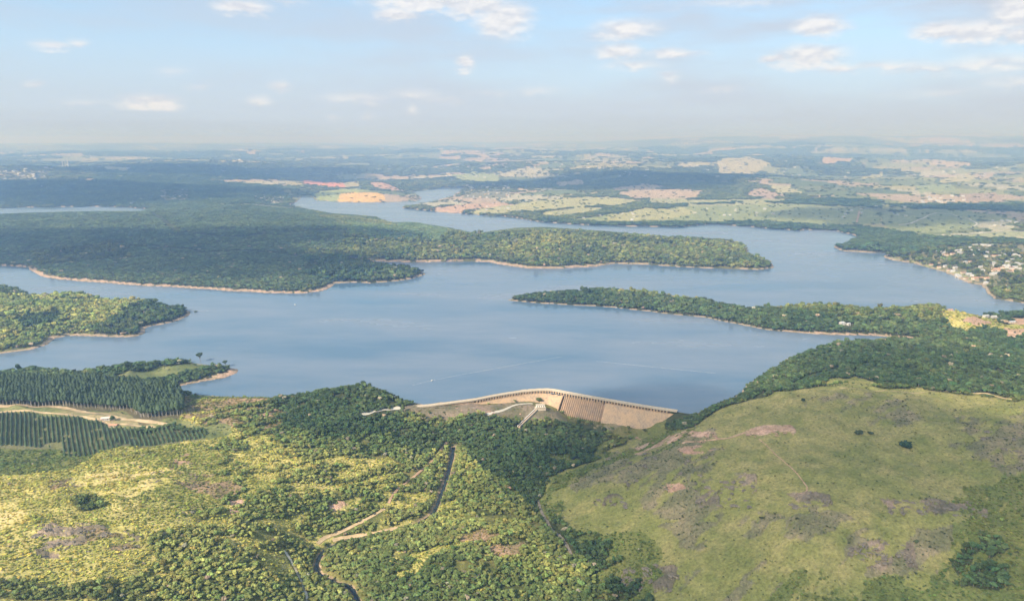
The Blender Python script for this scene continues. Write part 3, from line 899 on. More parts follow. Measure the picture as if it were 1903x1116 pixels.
def pmat(name, col, rough=.85, var=.25, scale=1.0, spec=.25, bump=0.0, metal=0.0):
    m, t = new_mat(name)
    tcx = t.n('ShaderNodeTexCoord')
    nz = t.noise(tcx.outputs['Object'], scale, 5, .6)
    c = t.mix(t.mapr(nz, .3, .7), tuple(x * (1 - var) for x in col) + (1,), tuple(min(1, x * (1 + var)) for x in col) + (1,))
    b = t.n('ShaderNodeBsdfPrincipled', in_Base_Color=c, in_Roughness=rough, in_Metallic=metal)
    b.inputs['Specular IOR Level'].default_value = spec
    if bump:
        bp = t.n('ShaderNodeBump', in_Strength=bump, in_Height=nz)
        t.put(b.inputs['Normal'], bp)
    t.n('ShaderNodeOutputMaterial', i0=b)
    return m


gmat, g = new_mat('ground')
gtc = g.n('ShaderNodeTexCoord')
gc = g.n('ShaderNodeVertexColor', layer_name='cover')
f1 = g.noise(gtc.outputs['Object'], .28, 4, .65)
f2 = g.noise(gtc.outputs['Object'], .05, 5, .6)
v1 = g.mapr(f1, .25, .75, .55, 1.4)
v2 = g.mapr(f2, .3, .7, .75, 1.25)
cc = g.mix(1.0, gc.outputs[0], g.n('ShaderNodeCombineXYZ', i0=v1, i1=v1, i2=v1).outputs[0], 'MULTIPLY')
cc = g.mix(1.0, cc, g.n('ShaderNodeCombineXYZ', i0=v2, i1=g.math('MULTIPLY_ADD', v2, .7, .3), i2=v2).outputs[0], 'MULTIPLY')
gb = g.n('ShaderNodeBsdfPrincipled', in_Base_Color=cc, in_Roughness=.95)
gb.inputs['Specular IOR Level'].default_value = .1
g.put(gb.inputs['Normal'], g.n('ShaderNodeBump', in_Strength=.8, in_Distance=1.6, in_Height=f1))
g.n('ShaderNodeOutputMaterial', i0=gb)
gm.materials.append(gmat)
ground = tag(link('ground', gm), kind='structure')

# water
FW = ((SD[:-1] < 7) & (np.abs(GA[:-1]) < R(62)) & (GR[:-1] < 8400))
wfac = np.zeros((NR - 1, NA), bool)
WS = (SD < 6) & ((SD < 0) | (dd > 40))
j2 = (np.arange(NA) + 1) % NA
wfac = WS[:-1] | WS[1:] | WS[:-1][:, j2] | WS[1:][:, j2]
wm = grid_mesh('lake', wfac, 0.0)
wmat, t = new_mat('lake_water')
tcx = t.n('ShaderNodeTexCoord')
big = t.noise(t.n('ShaderNodeMapping', i0=tcx.outputs['Object'], i2=(0, 0, .5), i3=(.0016, .0042, 1)).outputs[0], 1.0, 5, .6)
rip = t.noise(t.n('ShaderNodeMapping', i0=tcx.outputs['Object'], i3=(.16, .30, 1)).outputs[0], 1.0, 4, .6)
rip2 = t.noise(tcx.outputs['Object'], .035, 3, .5)
wc = t.mix(t.mapr(big, .36, .64), (.072, .134, .204, 1), (.162, .198, .250, 1))  # pale patches put cloud reflections into the water colour
wb = t.n('ShaderNodeBsdfPrincipled', in_Base_Color=wc, in_Roughness=t.mapr(big, .35, .65, .08, .30), in_IOR=1.33)
hgt = t.math('ADD', t.math('MULTIPLY', rip, .5), t.math('MULTIPLY', rip2, 1.2))
t.put(wb.inputs['Normal'], t.n('ShaderNodeBump', in_Strength=.22, in_Distance=.5, in_Height=hgt))
t.n('ShaderNodeOutputMaterial', i0=wb)
wm.materials.append(wmat)
lake = tag(link('lake', wm), kind='structure')

# ------------------------------------------------------------------ plants
fol, t = new_mat('foliage')
ti = t.n('ShaderNodeAttribute', attribute_type='INSTANCER', attribute_name='tint')
oi = t.n('ShaderNodeObjectInfo')
tcx = t.n('ShaderNodeTexCoord')
nz = t.noise(tcx.outputs['Object'], 5.0, 3, .7)
fr_ = t.math('MULTIPLY', t.mapr(nz, .3, .7, .7, 1.5), t.mapr(oi.outputs['Random'], 0, 1, .72, 1.42))
fc = t.mix(1.0, ti.outputs['Color'], t.n('ShaderNodeCombineXYZ', i0=fr_, i1=fr_, i2=fr_).outputs[0], 'MULTIPLY')
fb_ = t.n('ShaderNodeBsdfPrincipled', in_Base_Color=fc, in_Roughness=.8)
fb_.inputs['Specular IOR Level'].default_value = .15
ftr = t.n('ShaderNodeBsdfTranslucent', i0=t.mix(.4, fc, (.10, .14, .02, 1)))
fmx = t.n('ShaderNodeMixShader', i0=.22, i1=fb_, i2=ftr)
t.n('ShaderNodeOutputMaterial', i0=fmx)
bark = pmat('bark', (.22, .18, .14), .9, .3, 3)
palebark = pmat('pale_bark', (.42, .38, .31), .9, .25, 3)


def ico():
    t_ = (1 + 5 ** .5) / 2
    v = [Vector(p).normalized() for p in ((-1, t_, 0), (1, t_, 0), (-1, -t_, 0), (1, -t_, 0), (0, -1, t_), (0, 1, t_), (0, -1, -t_), (0, 1, -t_), (t_, 0, -1), (t_, 0, 1), (-t_, 0, -1), (-t_, 0, 1))]
    f = [(0, 11, 5), (0, 5, 1), (0, 1, 7), (0, 7, 10), (0, 10, 11), (1, 5, 9), (5, 11, 4), (11, 10, 2), (10, 7, 6), (7, 1, 8), (3, 9, 4), (3, 4, 2), (3, 2, 6), (3, 6, 8), (3, 8, 9), (4, 9, 5), (2, 4, 11), (6, 2, 10), (8, 6, 7), (9, 8, 1)]
    return v, f


def ico_sub(n):
    v, f = ico()
    for _ in range(n):
        cch, nf = {}, []

        def mid(a, b):
            k = (min(a, b), max(a, b))
            if k not in cch:
                v.append(((v[a] + v[b]) / 2).normalized()); cch[k] = len(v) - 1
            return cch[k]
        for a, b, c in f:
            ab, bc_, ca_ = mid(a, b), mid(b, c), mid(c, a)
            nf += [(a, ab, ca_), (b, bc_, ab), (c, ca_, bc_), (ab, bc_, ca_)]
        f = nf
    return v, f


I2 = ico_sub(2)
I1 = ico_sub(1)


def crown_mb(rs, kind, leaves=110):
    """A crown about one unit wide; the trunk foot is at z = 0."""
    b = MB()
    if kind in ('broad', 'bush', 'flat'):
        lobes = [(Vector((rs.uniform(-.31, .31), rs.uniform(-.31, .31), rs.uniform(-.12, .22))), rs.uniform(.13, .27)) for _ in range(11 if kind != 'bush' else 6)]
        lobes.append((Vector((0, 0, 0)), .27))
        zc, sq = {'broad': (.72, .85), 'bush': (.24, .7), 'flat': (.95, .42)}[kind]
        vs = []
        for v in I2[0]:
            r_ = .1
            for c, q in lobes:
                # distance along v to sphere (c, q)
                bq = v.dot(c); disc = bq * bq - (c.length_squared - q * q)
                if disc > 0: r_ = max(r_, bq + math.sqrt(disc))
            r_ *= rs.uniform(.80, 1.16)
            vs.append((v.x * r_, v.y * r_, zc + v.z * r_ * sq))
        b.add(vs, I2[1])
        for _ in range(leaves):
            v = vs[rs.randrange(len(vs))]
            c = Vector(v) + Vector((rs.uniform(-.03, .03), rs.uniform(-.03, .03), rs.uniform(-.02, .04)))
            n = Vector((rs.uniform(-1, 1), rs.uniform(-1, 1), rs.uniform(.1, 1.2))).normalized()
            u = n.cross(Vector((rs.uniform(-1, 1), rs.uniform(-1, 1), .3))).normalized(); w_ = n.cross(u)
            s_ = rs.uniform(.04, .085)
            b.add([c + u * s_, c + w_ * s_ * .8, c - u * s_, c - w_ * s_ * .8], [(0, 1, 2, 3)])
    elif kind in ('cone', 'eucal'):
        tiers = 9 if kind == 'cone' else 8
        z0, z1, rad = (.12, 1.9, .48) if kind == 'cone' else (1.7, 3.6, .55)
        n = 8
        vs, fs = [], []
        for i in range(tiers + 1):
            f = i / tiers
            if kind == 'cone': pr = rad * (1 - f) ** .8 + .02
            else: pr = rad * math.sin(math.pi * (0.12 + .86 * f)) ** .7 + .02
            for k in range(n):
                a = 2 * math.pi * (k + .5 * (i % 2)) / n
                q = pr * rs.uniform(.72, 1.25)
                vs.append((q * math.cos(a), q * math.sin(a), z0 + (z1 - z0) * f + rs.uniform(-.05, .05)))
        for i in range(tiers):
            for k in range(n):
                k2 = (k + 1) % n
                fs.append((i * n + k, i * n + k2, (i + 1) * n + k2, (i + 1) * n + k))
        fs.append(tuple(range(tiers * n, tiers * n + n))); fs.append(tuple(reversed(range(n))))
        b.add(vs, fs)
        for _ in range(leaves):
            v = Vector(vs[rs.randrange(len(vs))])
            n_ = Vector((v.x, v.y, rs.uniform(-.1, .6))).normalized()
            u = n_.cross(Vector((rs.uniform(-1, 1), rs.uniform(-1, 1), .3))).normalized(); w_ = n_.cross(u)
            s_ = rs.uniform(.06, .12)
            c = v * 1.02
            b.add([c + u * s_, c + w_ * s_, c - u * s_, c - w_ * s_], [(0, 1, 2, 3)])
    return b


def trunk_mb(rs, kind):
    b = MB()
    if kind == 'broad':
        b.tube([(0, 0, -.25), (.01, .01, .2), (0, .02, .62)], [.05, .038, .02], 6)
        for k in range(3):
            a = 2.1 * k + rs.uniform(0, 1)
            b.tube([(0, 0, .30), (.12 * math.cos(a), .12 * math.sin(a), .50), (.22 * math.cos(a), .22 * math.sin(a), .66)], [.024, .016, .008], 5)
    elif kind == 'bush':
        for k in range(3):
            a = 2.1 * k
            b.tube([(0, 0, -.15), (.08 * math.cos(a), .08 * math.sin(a), .25)], [.03, .012], 5)
    elif kind == 'cone':
        b.tube([(0, 0, -.3), (0, 0, 1.0)], [.05, .02], 5)
    elif kind == 'eucal':
        b.tube([(0, 0, -.3), (.02, 0, 1.2), (0, 0, 2.8)], [.05, .04, .015], 5)
    elif kind == 'flat':
        b.tube([(0, 0, -.25), (.02, .01, .4), (0, .02, .85)], [.045, .035, .02], 6)
        for k in range(5):
            a = 1.26 * k
            b.tube([(0, 0, .5), (.15 * math.cos(a), .15 * math.sin(a), .75), (.34 * math.cos(a), .34 * math.sin(a), .92)], [.022, .015, .008], 5)
    return b


KINDS_ = ['broad', 'broad', 'broad', 'broad', 'bush', 'bush', 'bush', 'cone', 'cone', 'eucal', 'eucal']
protos, crown_me, trunk_me = [], [], []
pc = bpy.data.collections.new('plant_kinds')       # source meshes, not placed in the scene itself
for i, kd in enumerate(KINDS_):
    rs = random.Random(100 + i)
    cb, tb = crown_mb(rs, kd), trunk_mb(rs, kd)
    crown_me.append(mesh('crown', cb.v, cb.f, [fol], False))
    trunk_me.append(mesh('trunk', tb.v, tb.f, [palebark if kd == 'eucal' else bark], True))
    bb = MB(); bb.add(cb.v, cb.f, 0)
    if kd in ('eucal', 'broad', 'cone'): bb.add(tb.v, tb.f, 1)
    me = mesh('plant', bb.v, bb.f, [fol, palebark if kd == 'eucal' else bark], False, bb.m)
    o = bpy.data.objects.new('plant_%02d' % i, me)
    pc.objects.link(o)

VIL = [(1745, 468, 14, 'w'), (1752, 471, 12, 'g'), (1760, 468, 13, 'w'), (1757, 475, 16, 'b'), (1778, 466, 14, 'w'), (1787, 466, 12, 'w'), (1783, 471, 18, 'g'), (1770, 473, 14, 'b'),
       (1800, 461, 22, 'w'), (1812, 457, 20, 'w'), (1826, 456, 26, 'w'), (1840, 457, 18, 'w'), (1806, 467, 26, 'w'), (1818, 467, 16, 'w'), (1832, 471, 16, 'g'), (1812, 474, 14, 'w'),
       (1848, 477, 18, 'b'), (1858, 476, 20, 'w'), (1866, 475, 16, 'w'), (1886, 474, 14, 'w'), (1893, 476, 12, 'w'), (1900, 482, 14, 'w'), (1832, 478, 10, 'w'), (1880, 484, 14, 'w'), (1872, 487, 12, 'g'),
       (1794, 489, 12, 'w'), (1802, 488, 9, 'b'), (1708, 471, 10, 'w'), (1846, 490, 12, 'w'), (1848, 494, 10, 'w'), (1822, 497, 10, 'w'), (1826, 504, 10, 'w'), (1838, 499, 12, 'b'),
       (1852, 501, 14, 'o'), (1846, 504, 14, 'o'), (1858, 504, 12, 'o'), (1850, 509, 16, 'w'), (1862, 508, 10, 'w'), (1870, 498, 12, 'w'), (1880, 500, 12, 'r'), (1886, 498, 12, 'w'),
       (1876, 506, 14, 'r'), (1884, 505, 12, 'o'), (1843, 511, 10, 'w'), (1868, 494, 12, 'w'), (1874, 495, 10, 'w'), (1862, 499, 10, 'b'), (1764, 503, 14, 'b'), (1770, 505, 12, 'w'),
       (1778, 513, 10, 'w'), (1783, 515, 8, 'w'), (1775, 499, 12, 'g'), (1790, 508, 14, 'b'), (1800, 510, 14, 'g'), (1812, 519, 18, 'o'), (1822, 518, 14, 'o'), (1834, 518, 14, 'o'),
       (1795, 518, 12, 'b'), (1806, 513, 10, 'w'), (1832, 527, 9, 'g'), (1745, 498, 10, 'b'), (1730, 493, 10, 'b'), (1756, 496, 10, 'g'), (1890, 490, 12, 'w'), (1897, 492, 12, 'w'), (1896, 500, 12, 'w'),
       (1860, 470, 14, 'g'), (1878, 468, 14, 'w')]
NEARH = [(u, v) for u, v, _, _ in VIL] + [(197, 779), (211, 792), (1565, 603), (1577, 604), (1832, 589), (1852, 590), (1766, 577), (1880, 600), (1842, 590)]
hxx, hyy = hit([a for a, _ in NEARH], [b_ for _, b_ in NEARH])
# scatter candidates on rings whose spacing grows with distance
px_, py_ = [], []
r_ = 560.0
SP = lambda r: 3.5 if r < 1000 else (3.5 + (r - 1000) * .0020 if r < 1700 else max(4.9, r * .0032))
while r_ < 24000:
    s_ = SP(r_)
    a = np.arange(-R(41), R(41), s_ / r_)
    a = a + rng.uniform(-.48, .48, a.shape) * s_ / r_
    q = r_ + rng.uniform(-.48, .48, a.shape) * s_
    px_.append(q * np.sin(a)); py_.append(q * np.cos(a))
    r_ += s_
n_coarse = sum(len(q) for q in px_)
r_ = 560.0
while r_ < 1350:
    s_ = 3.1
    a = np.arange(-R(41), R(41), s_ / r_)
    a = a + rng.uniform(-.48, .48, a.shape) * s_ / r_
    q = r_ + rng.uniform(-.48, .48, a.shape) * s_
    px_.append(q * np.sin(a)); py_.append(q * np.cos(a))
    r_ += s_
PX, PY = np.concatenate(px_), np.concatenate(py_)
fine = np.arange(len(PX)) >= n_coarse
pr = np.hypot(PX, PY)
fr, fa_ = gidx(PX, PY)
gi, gj = np.round(fr).astype(int), np.round(fa_).astype(int)
gi = np.clip(gi, 0, NR - 1)
den = DEN[gi, gj]
keep = rng.uniform(0, 1, PX.shape) < den
keep &= ~fine | (KND[gi, gj] == 1)
# clearings and gaps inside the woods
gap = fbm(PX, PY, 30, 3, 301)
keep &= ~((gap < .25) & (pr < 2600) & (KND[gi, gj] == 0))
PX, PY, pr, gi, gj, fine = PX[keep], PY[keep], pr[keep], gi[keep], gj[keep], fine[keep]
ok = np.ones(len(PX), bool)
CLEAR = [([(843, 828), (839, 850), (830, 885), (818, 920), (803, 952), (770, 972), (725, 985), (690, 992), (655, 1000), (622, 1010), (598, 1025), (588, 1045), (592, 1062), (620, 1078), (650, 1088), (666, 1116)], 3.2),
         ([(830, 822), (812, 845), (790, 868), (770, 885), (740, 908), (722, 935)], 2.3), ([(715, 945), (680, 965), (640, 985), (606, 998), (590, 1010)], 3),
         ([(790, 968), (750, 980), (700, 990), (650, 998), (618, 1004)], 3), ([(528, 1022), (540, 1040), (556, 1070), (568, 1100), (575, 1130)], 2.2),
         ([(1000, 930), (1020, 975), (1045, 1000), (1062, 1030)], 3), ([(905, 770), (935, 762), (960, 752)], 4), ([(676, 769), (744, 757), (834, 749)], 5),
         ([(1001, 758), (982, 776), (964, 794)], 5), ([(1880, 742), (1800, 730), (1720, 728), (1640, 726), (1560, 722)], 3),
         ([(40, 470), (200, 455), (400, 468), (600, 477)], 11), ([(285, 395), (330, 430), (430, 440), (640, 425)], 12), ([(640, 437), (740, 445), (830, 452), (850, 470)], 8),
         ([(1400, 742), (1500, 700), (1580, 680), (1700, 668)], 5)]
for P_, wd_ in CLEAR:
    hx_, hy_ = hit([a for a, _ in P_], [b_ for _, b_ in P_])
    for i in range(len(P_) - 1):
        m_ = np.nonzero((PX > min(hx_[i], hx_[i + 1]) - 40) & (PX < max(hx_[i], hx_[i + 1]) + 40) & (PY > min(hy_[i], hy_[i + 1]) - 40) & (PY < max(hy_[i], hy_[i + 1]) + 40))[0]
        d_, _ = seg_dist(PX[m_], PY[m_] + wd_ * .9, (hx_[i], hy_[i]), (hx_[i + 1], hy_[i + 1]))
        ok[m_[d_ < wd_ * 1.35]] = False
for a_, b2 in zip(hxx, hyy):                       # yards and sight lines in front of houses
    q = np.hypot(a_, b2)
    ca_, sa_ = b2 / q, a_ / q
    fx_ = (PX - a_) * sa_ + (PY - b2) * ca_; sx_ = (PX - a_) * ca_ - (PY - b2) * sa_
    ok &= ~((np.abs(sx_) < 12) & (fx_ > -(45 if q > 1800 else 18)) & (fx_ < 10))
PX, PY, pr, gi, gj, fine = PX[ok], PY[ok], pr[ok], gi[ok], gj[ok], fine[ok]
knd = KND[gi, gj]
rowm = knd == 9
PX, PY, pr, gi, gj, knd, fine = PX[~rowm], PY[~rowm], pr[~rowm], gi[~rowm], gj[~rowm], knd[~rowm], fine[~rowm]
N = len(PX)
spc = np.where(pr < 1000, 3.5, np.where(pr < 1700, 3.5 + (pr - 1000) * .0020, np.maximum(4.9, pr * .0032)))
sz = spc * 1.32 * SIZ[gi, gj] * np.exp(rng.normal(0, .30, N))
sz = np.where(fine, sz * .72, sz)
sz = np.minimum(sz, spc * 1.9)
big_ = (rng.uniform(0, 1, N) < .05) & (knd == 0) & (pr < 3000)
sz[big_] = np.minimum(sz[big_] * 1.4, spc[big_] * 2.1)
proto = np.where(knd == 0, rng.integers(0, 4, N), np.where(knd == 1, rng.integers(4, 7, N), rng.integers(0, 4, N)))
sub = (knd == 1) & ~fine & (rng.uniform(0, 1, N) < .10)
proto[sub] = rng.integers(0, 4, sub.sum())
pz = samp(Z, PX, PY)
tint = TINT[gi, gj] * np.clip(np.exp(rng.normal(0, .22, (N, 1))), .6, 1.45)
bare_t = (rng.uniform(0, 1, N) < .011) & (pr < 3500)
tint[bare_t] = np.array((.26, .22, .15)) * np.exp(rng.normal(0, .15, (bare_t.sum(), 1)))
tint[:, 0] *= np.exp(rng.normal(0, .10, N))
zs = sz * np.where(pr > 3500, np.clip(8 / sz, .22, 1), np.exp(rng.normal(-.22, .22, N)))
zs = np.where(knd == 3, np.minimum(sz * .62, 7), zs)
ani = np.exp(rng.normal(0, .17, N))
scl = np.stack([sz * ani, sz / ani, zs], 1)
rot = np.stack([rng.uniform(-.08, .08, N), rng.uniform(-.08, .08, N), rng.uniform(0, 6.28, N)], 1)
print('plants', N)

# planted trees in rows: columnar pines, and the tall eucalyptus block
rdx, rdy, _ = ray(50, 252)
ra_ = math.atan2(rdx, rdy)
dirv = np.array([math.sin(ra_), math.cos(ra_)]); nrm = np.array([dirv[1], -dirv[0]])


def row_points(poly, gap_, step, jit, dv=dirv, nv=nrm):
    P = wpoly(poly)
    c = P.mean(0)
    L = 900
    a = np.arange(-L, L, gap_); b = np.arange(-L, L, step)
    A, B = np.meshgrid(a, b)
    A = A + rng.uniform(-jit, jit, A.shape); B = B + rng.uniform(-jit, jit, B.shape)
    x = c[0] + A * nv[0] + B * dv[0]; y = c[1] + A * nv[1] + B * dv[1]
    m = in_poly(x, y, P)
    return x[m], y[m]


rx, ry = row_points(ROWS, 6.0, 2.4, .25)
m = samp(fbm(GX, GY, 18, 3, 333), rx, ry) > .27
rx, ry = rx[m], ry[m]
EUC = [(-300, 700), (60, 712), (200, 715), (290, 725), (338, 735), (343, 757), (340, 773), (265, 776), (242, 763), (120, 755), (-300, 755)]
ex, ey = row_points(EUC, 5.0, 4.0, 1.3)


def pack(x, y, s, z_s, kinds, tn):
    n = len(x)
    q = s * np.exp(rng.normal(0, .10, n))
    return dict(x=x, y=y, z=samp(Z, x, y), scl=np.stack([q, q, q * z_s * np.exp(rng.normal(0, .07, n))], 1), rot=np.stack([np.zeros(n), np.zeros(n), rng.uniform(0, 6.28, n)], 1),
                proto=rng.choice(kinds, n), tint=np.array(tn) * np.exp(rng.normal(0, .13, (n, 1))))


ROWP = pack(rx, ry, 2.9, .85, [7, 8], (.078, .118, .058))
EUCP = pack(ex, ey, 5.4, 1.0, [9, 10], (.062, .092, .046))
REST = dict(x=PX, y=PY, z=pz, scl=scl, rot=rot, proto=proto, tint=tint)


def visible(D, top=8.0):
    """Plants that are inside the camera's view and not behind a hill."""
    X, Y, Zt = D['x'], D['y'], D['z'] + top
    cy, sy = math.cos(PITCH), math.sin(PITCH)
    dz = Zt - CAM_H
    f = Y * cy - dz * sy
    up = Y * sy + dz * cy
    u = 951.5 + FPX * X / f; v = 558 - FPX * up / f
    return u, v


# geometry nodes group: one plant per point
ng = bpy.data.node_groups.new('plants_on_points', 'GeometryNodeTree')
ng.interface.new_socket('Geometry', in_out='INPUT', socket_type='NodeSocketGeometry')
ng.interface.new_socket('Geometry', in_out='OUTPUT', socket_type='NodeSocketGeometry')
gn = NT(ng)
gi_ = gn.n('NodeGroupInput'); go_ = gn.n('NodeGroupOutput')
ci = gn.n('GeometryNodeCollectionInfo')
ci.inputs['Collection'].default_value = pc
ci.inputs['Separate Children'].default_value = True
ci.inputs['Reset Children'].default_value = True
na1 = gn.n('GeometryNodeInputNamedAttribute', data_type='FLOAT_VECTOR'); na1.inputs[0].default_value = 'scl'
na2 = gn.n('GeometryNodeInputNamedAttribute', data_type='FLOAT_VECTOR'); na2.inputs[0].default_value = 'rot'
na3 = gn.n('GeometryNodeInputNamedAttribute', data_type='INT'); na3.inputs[0].default_value = 'proto'
iop = gn.n('GeometryNodeInstanceOnPoints')
gn.put(iop.inputs['Points'], gi_.outputs[0]); gn.put(iop.inputs['Instance'], ci.outputs[0])
iop.inputs['Pick Instance'].default_value = True
gn.put(iop.inputs['Instance Index'], na3.outputs[0]); gn.put(iop.inputs['Rotation'], na2.outputs[0]); gn.put(iop.inputs['Scale'], na1.outputs[0])
gn.put(go_.inputs[0], iop.outputs[0])


def stuff(name, D, msk, label, cat):
    idx = np.nonzero(msk)[0]
    if len(idx) == 0: return
    me = bpy.data.meshes.new(name)
    me.vertices.add(len(idx))
    me.vertices.foreach_set('co', np.stack([D['x'][idx], D['y'][idx], D['z'][idx]], 1).astype(np.float32).ravel())
    for nm, ty, key in (('scl', 'FLOAT_VECTOR', 'vector'), ('rot', 'FLOAT_VECTOR', 'vector')):
        a = me.attributes.new(nm, ty, 'POINT'); a.data.foreach_set(key, D[nm][idx].astype(np.float32).ravel())
    a = me.attributes.new('proto', 'INT', 'POINT'); a.data.foreach_set('value', D['proto'][idx].astype(np.int32))
    a = me.attributes.new('tint', 'FLOAT_COLOR', 'POINT')
    a.data.foreach_set('color', np.concatenate([D['tint'][idx], np.ones((len(idx), 1))], 1).astype(np.float32).ravel())
    o = link(name, me)
    md = o.modifiers.new('plants', 'NODES'); md.node_group = ng
    tag(o, label, cat, kind='stuff')
    print(name, len(idx))
    return o


def single(D, i, name, label, cat, group):
    k = int(D['proto'][i])
    root = empty(name, (float(D['x'][i]), float(D['y'][i]), float(D['z'][i])), 0, label, cat, group)
    for nm, me in (('trunk', trunk_me[k]), ('crown', crown_me[k])):
        o = link(nm, me, root)
        o.scale = tuple(float(q) for q in D['scl'][i]); o.rotation_euler = tuple(float(q) for q in D['rot'][i])
        if nm == 'crown': o['tint'] = [float(q) for q in D['tint'][i]]
    return root


uu, vv = visible(REST, 5)
inframe = (uu > 4) & (uu < 1899) & (vv < 1112) & (vv > 250)
taken = np.zeros(N, bool)
# the 300 trees that show largest stand along the bottom of the view
cand = np.nonzero(inframe & (REST['proto'] < 4) & (pr < 1100))[0]
cand = cand[np.argsort(-(REST['scl'][cand, 0] / pr[cand]))][:300]
for i in cand:
    u_ = uu[i]
    lab = ('big round-crowned tree of the sunlit scrub slope in the lower left corner' if u_ < 420 else
           'big round-crowned tree in the wood left of the dark river loop' if u_ < 590 else
           'big round-crowned tree in the valley wood just right of the river loop' if u_ < 900 else
           'big round-crowned tree in the valley wood at the foot of the grassy hill' if u_ < 1250 else
           'big round-crowned tree on the lower slope of the grassy hill')
    single(REST, i, 'tree', lab, 'tree', lab.replace('big round-crowned tree', 'large trees'))
    taken[i] = True
# rows
ur, vr = visible(ROWP, 3)
o_r = np.nonzero((ur > 2) & (vr < 1116))[0]
o_r = o_r[np.argsort(np.hypot(ROWP['x'][o_r], ROWP['y'][o_r]))][:300]
tk = np.zeros(len(ROWP['x']), bool); tk[o_r] = True
for i in o_r:
    k = int(ROWP['proto'][i])
    o = link('pine_tree', pc.objects['plant_%02d' % k].data)
    o.location = (float(ROWP['x'][i]), float(ROWP['y'][i]), float(ROWP['z'][i]))
    o.scale = tuple(float(q) for q in ROWP['scl'][i]); o.rotation_euler = tuple(float(q) for q in ROWP['rot'][i])
    o['tint'] = [float(q) for q in ROWP['tint'][i]]
    tag(o, 'small dark pine at the lower end of the straight planted rows', 'tree', 'pines at the lower end of the planted rows')
stuff('pine_rows', ROWP, ~tk, 'dark green pines planted in straight parallel rows on the left', 'trees')
ue, ve = visible(EUCP, 6)
o_e = np.nonzero((ue > 2) & (ue < 360))[0]
o_e = o_e[np.argsort(np.hypot(EUCP['x'][o_e], EUCP['y'][o_e]))][:150]
te = np.zeros(len(EUCP['x']), bool); te[o_e] = True
for i in o_e:
    single(EUCP, i, 'eucalyptus_tree', 'tall eucalyptus with bare pale trunk on the edge facing the dirt road', 'tree', 'eucalyptus along the edge of the planted block')
stuff('eucalyptus_block', EUCP, ~te, 'tall dense eucalyptus block above the dirt road on the left', 'trees')

lk = lambda P: in_poly(PX, PY, np.array([at(a, b) for a, b in P]))
rest = ~taken
m = lk([(940, 530), (1300, 520), (1903, 545), (2100, 560), (2100, 612), (1903, 628), (1703, 632), (1500, 624), (1240, 588), (940, 560)]) & rest
stuff('peninsula_forest', REST, m, 'green wood on the narrow tongue of land right of the lake', 'forest'); rest &= ~m
m = lk([(-500, 500), (60, 510), (360, 555), (380, 590), (270, 630), (0, 664), (-500, 695)]) & rest
stuff('peninsula_forest', REST, m, 'yellow-green wood on the rounded headland at the left edge', 'forest'); rest &= ~m
m = lk([(-500, 640), (300, 645), (450, 675), (450, 702), (290, 726), (100, 720), (-500, 716)]) & rest
stuff('peninsula_forest', REST, m, 'dark wood on the spit with a reddish sandy tip', 'forest'); rest &= ~m
m = lk([(-500, 385), (276, 382), (540, 378), (740, 395), (1010, 408), (1450, 445), (1460, 505), (900, 505), (790, 530), (500, 552), (0, 505), (-500, 500)]) & rest
m1 = m & (knd == 3)
stuff('plantation_forest', REST, m1, 'even dark plantation covering the large peninsula behind the lake', 'forest'); rest &= ~m
stuff('peninsula_forest', REST, m & ~m1, 'mixed green wood on the right half of the large peninsula', 'forest')
m = rest & (pr > 2300)
stuff('far_woods', REST, m, 'hazy woods between the fields of the far rolling country', 'woods'); rest &= ~m
rmead = in_poly(PX, PY, wpoly(MEAD))
m = rest & rmead
stuff('hill_shrubs', REST, m, 'low shrubs dotted over the grassy hill on the right', 'shrubs'); rest &= ~m
m = rest & (PX > 330) & (PY > 950)
stuff('hill_forest', REST, m, 'dark wood on the slope between the grassy hill and the lake', 'forest'); rest &= ~m
m = rest & (knd == 1)
stuff('slope_scrub', REST, m, 'bright yellow-green scrub covering the sunny slope at lower left', 'scrub'); rest &= ~m
stuff('valley_forest', REST, rest, 'dense green wood filling the valley below the dam', 'forest')

# trees that stand out on their own
flatc = crown_mb(random.Random(5), 'flat', 60); flatt = trunk_mb(random.Random(5), 'flat')
fcm = mesh('crown', flatc.v, flatc.f, [fol]); ftm = mesh('trunk', flatt.v, flatt.f, [bark], True)


def lone(u, v, s, label, cm, tm, tintc, name='tree', zs_=1.0, base_z=None):
    x, y = hit(u, v)
    x, y = float(x[0]), float(y[0])
    z = float(samp(Z, x, y))
    rt = empty(name, (x, y, z), 0, label, 'tree')
    for nm, me in (('trunk', tm), ('crown', cm)):
        o = link(nm, me, rt); o.scale = (s, s, s * zs_)
        if nm == 'crown': o['tint'] = list(tintc)
    return rt


lone(372, 672, 13, 'lone umbrella-shaped tree rising above the wood on the sandy-tipped spit', fcm, ftm, (.035, .055, .025), 'umbrella_tree', 1.5)
lone(419, 681, 10, 'small flat-topped tree standing near the reddish tip of the spit', fcm, ftm, (.035, .055, .025), 'umbrella_tree', 1.2)
lone(1685, 832, 19, 'single dark round bush alone in the open grass of the hill', crown_me[4], trunk_me[4], (.035, .07, .04), 'bush', 1.0)
lone(1594, 806, 12, 'low dark bush on the grass left of the single round bush', crown_me[5], trunk_me[5], (.06, .08, .04), 'bush', .8)
lone(1617, 806, 8, 'smallest dark bush between the low bush and the round bush', crown_me[6], trunk_me[6], (.06, .08, .04), 'bush', .9)
lone(1492, 748, 6, 'tiny dark tree near the upper edge of the grassy hill', crown_me[0], trunk_me[0], (.04, .06, .03), 'tree', 1.2)
lone(210, 782, 9, 'round tree beside the pink-roofed shed on the dirt road', crown_me[1], trunk_me[1], (.05, .08, .03), 'tree', 1.0)
lone(676, 720, 11, 'taller dark tree on the shore ridge left of the dam', crown_me[2], trunk_me[2], (.03, .05, .025), 'tree', 1.5)
